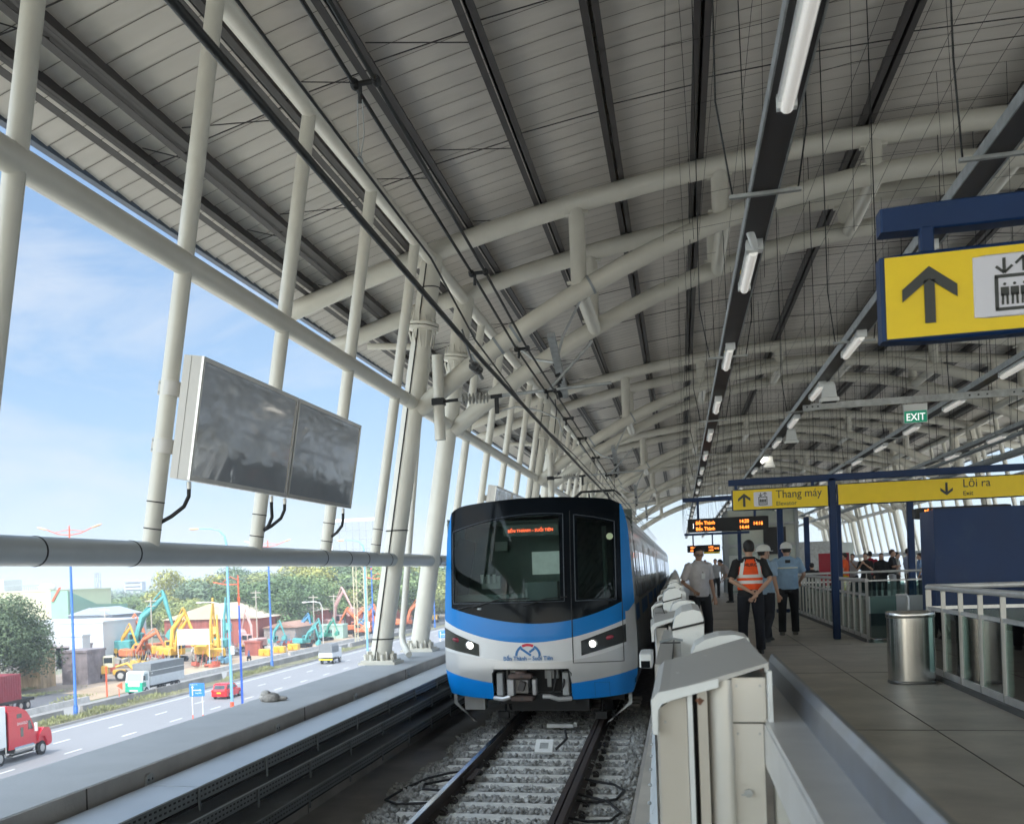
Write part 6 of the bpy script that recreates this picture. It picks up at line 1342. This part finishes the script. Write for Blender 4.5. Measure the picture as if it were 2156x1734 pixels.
# buildings
def block(name, lab, x0, x1, y0, y1, h, m, roofm=None, wins=0, cat='building'):
    X0, Y0_ = o(x0, y0); X1, Y1 = o(x1, y1); t = thing(name, lab, cat, ((X0+X1)/2, Y0_, G)); W_ = (X1-X0)/2; L = Y1-Y0_
    MB().bb(-W_, W_, 0, L, 0, h).build('wall', m, t)
    if roofm: b = MB(); b.prism([(-W_-.4, h), (W_+.4, h), (0, h+W_*.3)], 'y', -.4, L+.4); b.build('roof', roofm, t)
    else: b = MB(); b.bb(-W_-.1, W_+.1, -.1, L+.1, h, h+.3); b.build('parapet', m, t)
    for k in range(wins): x = lerp(-W_*.8, W_*.8, (k+.5)/wins); MB().bb(x-.5, x+.5, -.03, .0, h*.5, h*.5+1.3).build('window', wdk, t)
    for k in range(wins): y = lerp(L*.1, L*.9, (k+.5)/wins); MB().bb(W_, W_+.03, y-.5, y+.5, h*.5, h*.5+1.3).build('window', wdk, t)
    return t
cream = mat('wall_cream', (.56, .54, .38), .8, var=.05, vs=.1); grn = mat('wall_green', (.25, .42, .33), .8, var=.1, vs=.1); rdr = mat('roof_red', (.45, .12, .06), .8, var=.2, vs=.3); wht = mat('wall_white', (.52, .54, .56), .8, var=.1, vs=.15, dirt=((.42, .42, .42), .12, .6)); rust = mat('shed_rust', (.30, .09, .07), .8, var=.35, vs=.4, stretch=(6, 6, .3)); tan = mat('shed_roof', (.50, .42, .32), .8, var=.15, vs=.2)
cb_ = block('cream_building', 'large cream building with green end wall and white dome on its roof at far left', -178, -114.5, 182, 205, 11.6, cream)
b = MB(); X0 = (178-114.5)*K/2; b.prism([(0, 0), (26, 0), (26, 8), (12, 8.4), (0, 11.6)], 'x', X0, X0+4.2); b.build('green_wall', grn, cb_); b = MB(); b.prism([(X0-1, 5.4), (X0+7, 4.2), (X0+7, 3.9), (X0-1, 5.0)], 'y', -3, 20); b.prism([(X0+.2, 9.4), (X0+2.2, 12.4), (X0+2.8, 12.4), (X0+.8, 9.4)], 'y', -.2, -.05); b.build('canopy', rdr, cb_)
b = MB(); b.ell((X0-4.5, 6, 12.4), (2.1, 1.8, 1.0), 14, 8); b.bb(X0-38, X0-13.5, 3, 10, 11.7, 14.4); b.build('roof_dome', wht, cb_)
b = MB()
for k in range(24): b.tube([(X0-13+k*.55, 0, 11.6), (X0-13+k*.55, 0, 13)], .04, 4)
b.tube([(X0-13, 0, 13), (X0, 0, 13)], .05, 4); b.build('roof_railing', grey_steel, cb_)
block('white_building', 'white windowless building behind the yard', -100, -78, 137, 150, 6.4, wht)
block('grey_gabled_building', 'grey gabled building behind the white one', -92, -84.2, 151, 160, 7.2, mat('wall_slate', (.30, .33, .38), .8), mat('roof_slate', (.3, .33, .38), .8))
block('purple_grey_wall', 'grey purple boundary building below the white one', -88, -78, 128, 134, 3.2, mat('wall_mauve', (.30, .26, .27), .8, var=.2))
block('rusty_hut', 'tall rusty yellow hut at the left end of the yard', -69, -66.4, 103, 106, 4.6, mat('hut', (.42, .30, .18), .8, var=.5, vs=.8, stretch=(2, 2, .4)))
block('rusty_hut', 'grey rusted hut next to the yellow one', -66.2, -63.0, 107, 111, 4.0, mat('hut2', (.22, .19, .20), .8, var=.4, vs=.8))
block('red_shed', 'long red shed with pale roof in front of the trees', -84, -67, 168, 214, 5.3, rust, tan)
block('red_shed', 'low shed with faded red roof at the right of the long one', -66, -60.5, 168, 178, 3.4, mat('shed_wall', (.28, .24, .22), .8, var=.3), mat('roof_faded', (.34, .20, .15), .8, var=.3, vs=.4))
block('red_shed', 'small brown shed near the pink excavator', -66, -58, 214, 230, 4.2, rust, mat('roof_brown', (.30, .17, .12), .8))
block('green_container', 'pale green and red cabins near the orange excavators', -62.5, -58, 186, 189, 2.6, mat('cab_green', (.35, .5, .42), .7, var=.2))
block('rust_fence', 'rusty corrugated wall beside the verge', -60.8, -58.4, 147, 148, 2.1, rust, cat='wall')
block('water_tank', 'white round-topped water tanks by the yard entrance', -80, -76, 128, 130, 4.8, wht, cat='tank')
X, Y = o(-61.4, 131); bn = thing('banner', 'white banner with pale red writing on posts in the yard', 'banner', (X, Y, G), R(8))
MB().bb(-2.4, 2.4, 0, .05, 3.1, 5.4).build('cloth', mat('banner_white', (.72, .68, .69), .7, var=.04), bn)
for s in (-1, 1): MB().tube([(s*2.4, .05, 0), (s*2.4, .05, 5.4)], .06, 6).build('post', psd_white, bn)
text_mb('CHO THUÊ', .8, mat('faded_red', (.6, .35, .36), .7, var=0), bn, 'banner_lettering', (0, -.006, 4.25), align='CENTER')
for i in range(3): X, Y = o(-57.4+.2*i, 146.3+5.5*i); b = MB(); b.cbox((X, Y, G+.6), (1.9, 1.3, 1.1), .08); b.tube([(X, Y-.7, G+.4), (X+.01, Y-.7, G+.4)], .3, 8); b.build('yellow_roller', yp, label=['nearest', 'middle', 'farthest'][i]+' small yellow machine on the verge', cat='machine', group='small yellow machines')
X, Y = o(-55.9, 136.5); mo = thing('motorbike', 'motorbike with rider on the service road', 'motorbike', (X, Y, G)); b = MB(); b.tube([(0, -.6, .3), (.02, -.6, .3)], .3, 12); b.tube([(0, .6, .3), (.02, .6, .3)], .3, 12); b.cbox((0, 0, .65), (.3, 1.2, .4), .05); b.build('frame', rubber, mo); b = MB(); b.tube([(0, -.1, .8), (0, 0, 1.35)], [.2, .16], 8); b.ell((0, .05, 1.55), (.14, .15, .15)); b.build('rider', mat('cloth_blue', (.05, .09, .2), .8), mo)
b = MB()
for k in range(34): X, Y = o(-71+k*.0, 88+k*.9); b.tube([(X, Y, G), (X, Y, G+1.4)], .04, 4)
X, Y = o(-71, 88); b.tube([(X, Y, G+1.2), (X, Y+30*K, G+1.2)], .04, 4); b.build('white_fence', mat('fence_white', (.55, .55, .52), .7), label='pale thin fence behind the round tree', cat='fence')
# lattice billboard mast, radio tower, power poles
def lattice(lab, x, y, h, w0, w1, m, top=None, nm='lattice_tower'):
    X, Y = o(x, y); t = thing(nm, lab, 'tower', (X, Y, G)); b = MB(); n = int(h/1.6)
    for sx_, sy_ in ((-1, -1), (1, -1), (1, 1), (-1, 1)): b.tube([(sx_*w0, sy_*w0, 0), (sx_*w1, sy_*w1, h)], .09, 4)
    for k in range(n):
        z0, z1 = h*k/n, h*(k+1)/n; a, c = lerp(w0, w1, k/n), lerp(w0, w1, (k+1)/n); s = 1 if k % 2 else -1
        for f in range(4):
            q = Matrix.Rotation(f*math.pi/2, 3, 'Z'); b.tube([q @ Vector((-s*a, -a, z0)), q @ Vector((s*c, -c, z1))], .045, 3, cap=False)
    b.build('frame', m, t); return t
bm_ = lattice('yellowish lattice mast carrying a billboard grid', -50.4, 172, 15.5, 1.0, 1.0, mat('mast_cream', (.62, .55, .38), .6))
b = MB(); b.bb(-5.5, 3.8, -.6, -.4, 15.6, 16.3); b.build('billboard_sill', psd_white, bm_)
b = MB(); b.bb(-5.5, 3.8, -.1, .1, 22.6, 23.1); b.bb(-5.6, -5.1, -.1, .1, 16, 23); b.build('billboard_border', psd_white, bm_)
b = MB()
for x in np.arange(-5, 4, 1.3): b.tube([(x, 0, 16), (x, 0, 23)], .05, 4)
for z in (17.5, 19.3, 21): b.tube([(-5.3, 0, z), (3.8, 0, z)], .05, 4)
b.build('billboard_grid', grey_steel, bm_)
lattice('thin grey radio tower beyond the cream building', -129, 225, 16, .7, .5, galv)
for i, (x, y, h) in enumerate(((-73, 142, 10), (-66, 165, 10.5), (-62, 182, 9), (-59.5, 186, 9), (-85, 150, 8.5))):
    X, Y = o(x, y); b = MB(); b.tube([(X, Y, G), (X, Y, G+h)], .11, 6); b.bb(X-1, X+1, Y-.05, Y+.05, G+h-.5, G+h-.35); b.bb(X-.8, X+.8, Y-.05, Y+.05, G+h-1.3, G+h-1.2); b.build('power_pole', mat('pole_tan', (.42, .38, .33), .8), label=f'{nth(i)} wooden-coloured power pole with cross arms in the yard', cat='power pole', group='power poles')
# trees
LV = {}
def leafmat(n, c):
    m = mat('leaf_'+n, c, .6, var=.7, vs=9, spec=.25); return m
def crown_mesh(name, m, n, leaf, seed, flat=.8, blobs=10):
    rs = np.random.RandomState(seed); bl_ = [(0, 0, .55, .42)]
    for k in range(blobs):
        a = rs.uniform(0, 2*math.pi); r_ = rs.uniform(.22, .40); z = rs.uniform(.25, .85); bl_.append((r_*math.cos(a)*(1.15-abs(z-.5)), r_*math.sin(a)*(1.15-abs(z-.5)), z, rs.uniform(.13, .25)))
    vol = np.array([b_[3]**2 for b_ in bl_]); idx = rs.choice(len(bl_), n, p=vol/vol.sum()); B_ = np.array(bl_)[idx]
    d = rs.normal(size=(n, 3)); d /= np.linalg.norm(d, axis=1)[:, None]; rad = B_[:, 3]*(rs.uniform(.55, 1.06, n))
    p = B_[:, :3]+d*rad[:, None]*np.array([1, 1, flat]); nrm = d+rs.normal(size=(n, 3))*.45; nrm /= np.linalg.norm(nrm, axis=1)[:, None]
    t1 = np.cross(nrm, rs.normal(size=(n, 3))); t1 /= np.linalg.norm(t1, axis=1)[:, None]; t2 = np.cross(nrm, t1); s = leaf*rs.uniform(.6, 1.3, (n, 1))
    V = np.stack([p-t1*s, p+t2*s*.55, p+t1*s, p-t2*s*.55], 1).reshape(-1, 3)
    me = bpy.data.meshes.new(name); me.from_pydata(V.tolist(), [], np.arange(4*n).reshape(-1, 4).tolist()); me.materials.append(m); return me
bark = mat('bark', (.13, .10, .075), .9, var=.3)
kinds = [crown_mesh('crown', leafmat('olive', (.27, .30, .11)), 10000, .018, 1), crown_mesh('crown', leafmat('mid', (.18, .25, .10)), 10000, .018, 2), crown_mesh('crown', leafmat('yellow', (.36, .36, .11)), 9500, .019, 3), crown_mesh('crown', leafmat('dark', (.12, .18, .085)), 10000, .018, 4, blobs=13), crown_mesh('crown', leafmat('bluish', (.16, .22, .13)), 9500, .019, 6)]
near_crown = crown_mesh('crown', leafmat('near', (.10, .14, .075)), 42000, .011, 9, .85, 30)
def trunk_mesh():
    b = MB(); b.tube([(0, 0, 0), (.01, 0, .2), (0, .01, .4), (.01, 0, .6)], [.03, .022, .016, .008], 8)
    for a in range(6): an = a*1.05; b.tube([(0, 0, .22+.04*a), (.12*math.cos(an), .12*math.sin(an), .40+.04*a), (.25*math.cos(an), .25*math.sin(an), .52+.04*a)], [.012, .008, .004], 5)
    me = bpy.data.meshes.new('trunk'); me.from_pydata(b.v, [], b.f); me.materials.append(bark); return me
trk = trunk_mesh(); kn = ['olive green', 'mid green', 'yellow green', 'dark green', 'bluish green']
def tree(x, y, h, wd, k, lab, me=None, group=None):
    X, Y = o(x, y); t = thing('tree', lab, 'tree', (X, Y, G), random.uniform(0, 6.28), group)
    c = bpy.data.objects.new('crown', me or kinds[k]); C.objects.link(c); c.parent = t; c.scale = (wd, wd, h); q = bpy.data.objects.new('trunk', trk); C.objects.link(q); q.parent = t; q.scale = (h*.9, h*.9, h); return t
tree(-68.3, 97, 12.2, 16.5, 3, 'big round dark green tree at the left edge beside the road', near_crown)
tree(-77, 91, 13.2, 15, 3, 'second dark round tree cut by the left picture edge', near_crown)
tl = []
rt_ = random.Random(11); idx = 0
spec = []
for (ax, ay, bx_, by_, n, h0, h1) in ((-118, 240, -60, 236, 15, 13, 16), (-120, 285, -60, 262, 11, 15, 19), (-86, 205, -70, 208, 4, 12, 15), (-75, 190, -66, 186, 4, 10, 13), (-66, 232, -52, 246, 6, 13, 17), (-60, 300, -42, 330, 7, 15, 19), (-104, 200, -88, 196, 3, 8, 10)):
    for i in range(n):
        f = (i+.5)/n; spec.append((lerp(ax, bx_, f)+rt_.uniform(-2, 2), lerp(ay, by_, f)+rt_.uniform(-5, 5), rt_.uniform(h0, h1)*K*.92, rt_.choice([0, 1, 1, 2, 3, 4, 0])))
for i, (x, y, h, k) in enumerate(spec): tree(x, y, h, h*rt_.uniform(1.2, 1.6), k, f'{kn[k]} tree among those behind the machine yard', group=f'{kn[k]} trees behind the machine yard')
for i, (x, y, h, k) in enumerate(((-150, 250, 9, 2), (-142, 262, 10, 1), (-134, 256, 11, 1), (-128, 270, 10, 2), (-122, 262, 10, 0), (-112, 232, 9, 2), (-106, 226, 8.5, 2), (-118, 300, 11, 4), (-132, 320, 11, 4), (-150, 330, 10, 4), (-170, 340, 11, 4), (-98, 170, 5, 1), (-92, 150, 5, 2), (-114, 150, 6, 0))):
    tree(x, y, h, h*1.5, k, f'lower {kn[k]} tree beyond the white building', group=f'lower {kn[k]} trees beyond the white building')
# far town
rf = random.Random(3); fb = [wht, cream, mat('far_grey', (.45, .47, .5), .8), mat('far_beige', (.5, .45, .38), .8), mat('far_pink', (.55, .42, .38), .8)]
for i in range(46):
    y = rf.uniform(520, 1300); x = -y*rf.uniform(.38, .95); h = rf.uniform(4, 8) if i % 9 else rf.uniform(11, 16); k = rf.choice([0, 0, 1, 2, 3, 4])
    X, Y = o(x, y); t = thing('town_building', 'tiny '+['white', 'cream', 'grey', 'red roofed', 'pinkish'][k]+(' tall' if h > 12 else ' low')+' building in the hazy distance', 'building', (X, Y, G), rf.uniform(0, 1.5), 'tiny '+['white', 'cream', 'grey', 'red roofed', 'pinkish'][k]+(' tall' if h > 12 else ' low')+' buildings far away')
    wd = rf.uniform(8, 22); MB().bb(-wd/2, wd/2, -6, 6, 0, h).build('wall', fb[k], t); b = MB()
    for zz_ in np.arange(2, h-1, 3): b.bb(-wd*.42, wd*.42, -6.05, -6, zz_, zz_+1.1)
    b.build('window', wdk, t); b = MB(); b.prism([(-wd/2-.5, h), (wd/2+.5, h), (0, h+2)], 'y', -6.5, 6.5); b.build('roof', rdr if k == 3 else fb[k], t)
rs = np.random.RandomState(21)
V = []; n = 60000; yy = rs.uniform(350, 1600, n)*K; xx = -yy*rs.uniform(.30, 1.15, n); cl = .5+.5*np.sin(xx*.02+np.sin(yy*.013)*2)*np.sin(yy*.017)
zz_ = G+rs.uniform(0, 1, n)*(3+6*cl); ang = rs.uniform(0, 2*math.pi, n); s = rs.uniform(.9, 2.2, n); tilt = rs.uniform(.2, 1., n)
p = np.stack([xx, yy, zz_], 1); t1 = np.stack([np.cos(ang), np.sin(ang), 0*ang], 1)*s[:, None]; t2 = np.stack([-np.sin(ang)*(1-tilt), np.cos(ang)*(1-tilt), tilt], 1)*s[:, None]*.8
V = np.stack([p-t1, p-t2, p+t1, p+t2], 1).reshape(-1, 3); me = bpy.data.meshes.new('far_wood'); me.from_pydata(V.tolist(), [], np.arange(4*n).reshape(-1, 4).tolist()); me.materials.append(leafmat('bluish', (.16, .22, .13)))
fw_ = bpy.data.objects.new('far_wood', me); C.objects.link(fw_); tag(fw_, 'distant mass of trees across the plain', 'woodland', kind='stuff')
# median and verge vegetation
rs = np.random.RandomState(8); P = []
for cx0, cy0, r_, n in ((-47.7, 76, 4, 900), (-47.8, 83, 3, 800), (-47.9, 92, 4, 500), (-48, 115, 4, 1200), (-47.9, 122, 3, 600), (-56, 92, 3, 300), (-62, 88, 8, 2500), (-58.5, 132, 3, 500), (-57, 203, 7, 1800), (-67, 94, 7, 2500), (-47.6, 150, 9, 700), (-47.7, 62, 5, 700)):
    a = rs.normal(size=(n, 2))*np.array([.5, r_])*.6; P.append(np.stack([(cx0+a[:, 0])*K, (cy0+a[:, 1])*K, G+.05+rs.uniform(0, .5, n)*np.exp(-(a[:, 1]/r_)**2)], 1))
p = np.concatenate(P); n = len(p); ang = rs.uniform(0, 6.28, n); s = rs.uniform(.08, .2, n); t1 = np.stack([np.cos(ang), np.sin(ang), 0*ang], 1)*s[:, None]*.35; t2 = np.stack([rs.normal(size=n)*.3, rs.normal(size=n)*.3, 1+0*ang], 1)*s[:, None]*1.6
V = np.stack([p-t1, p+t1, p+t2], 1).reshape(-1, 3); me = bpy.data.meshes.new('grass'); me.from_pydata(V.tolist(), [], np.arange(3*n).reshape(-1, 3).tolist()); me.materials.append(mat('grass_green', (.25, .26, .12), .8, var=.4, vs=.5))
ob = bpy.data.objects.new('grass', me); C.objects.link(ob); tag(ob, 'tufts of grass and weeds along the median and verge', 'grass', kind='stuff')

# haze in the air
hz = MB(); hz.bb(-2500, 700, -400, 3000, G-1.2, 26); ho = hz.build('haze', bpy.data.materials.new('haze'), label='thin pale haze hanging over the plain', cat='haze', kind='stuff')
hm_ = ho.data.materials[0]; hm_.use_nodes = True; ht = hm_.node_tree; ht.nodes.clear(); ho_ = ht.nodes.new('ShaderNodeOutputMaterial'); pv = ht.nodes.new('ShaderNodeVolumePrincipled')
pv.inputs['Color'].default_value = (.80, .88, 1, 1); pv.inputs['Density'].default_value = .0005; pv.inputs['Anisotropy'].default_value = 0; ht.links.new(pv.outputs[0], ho_.inputs['Volume'])
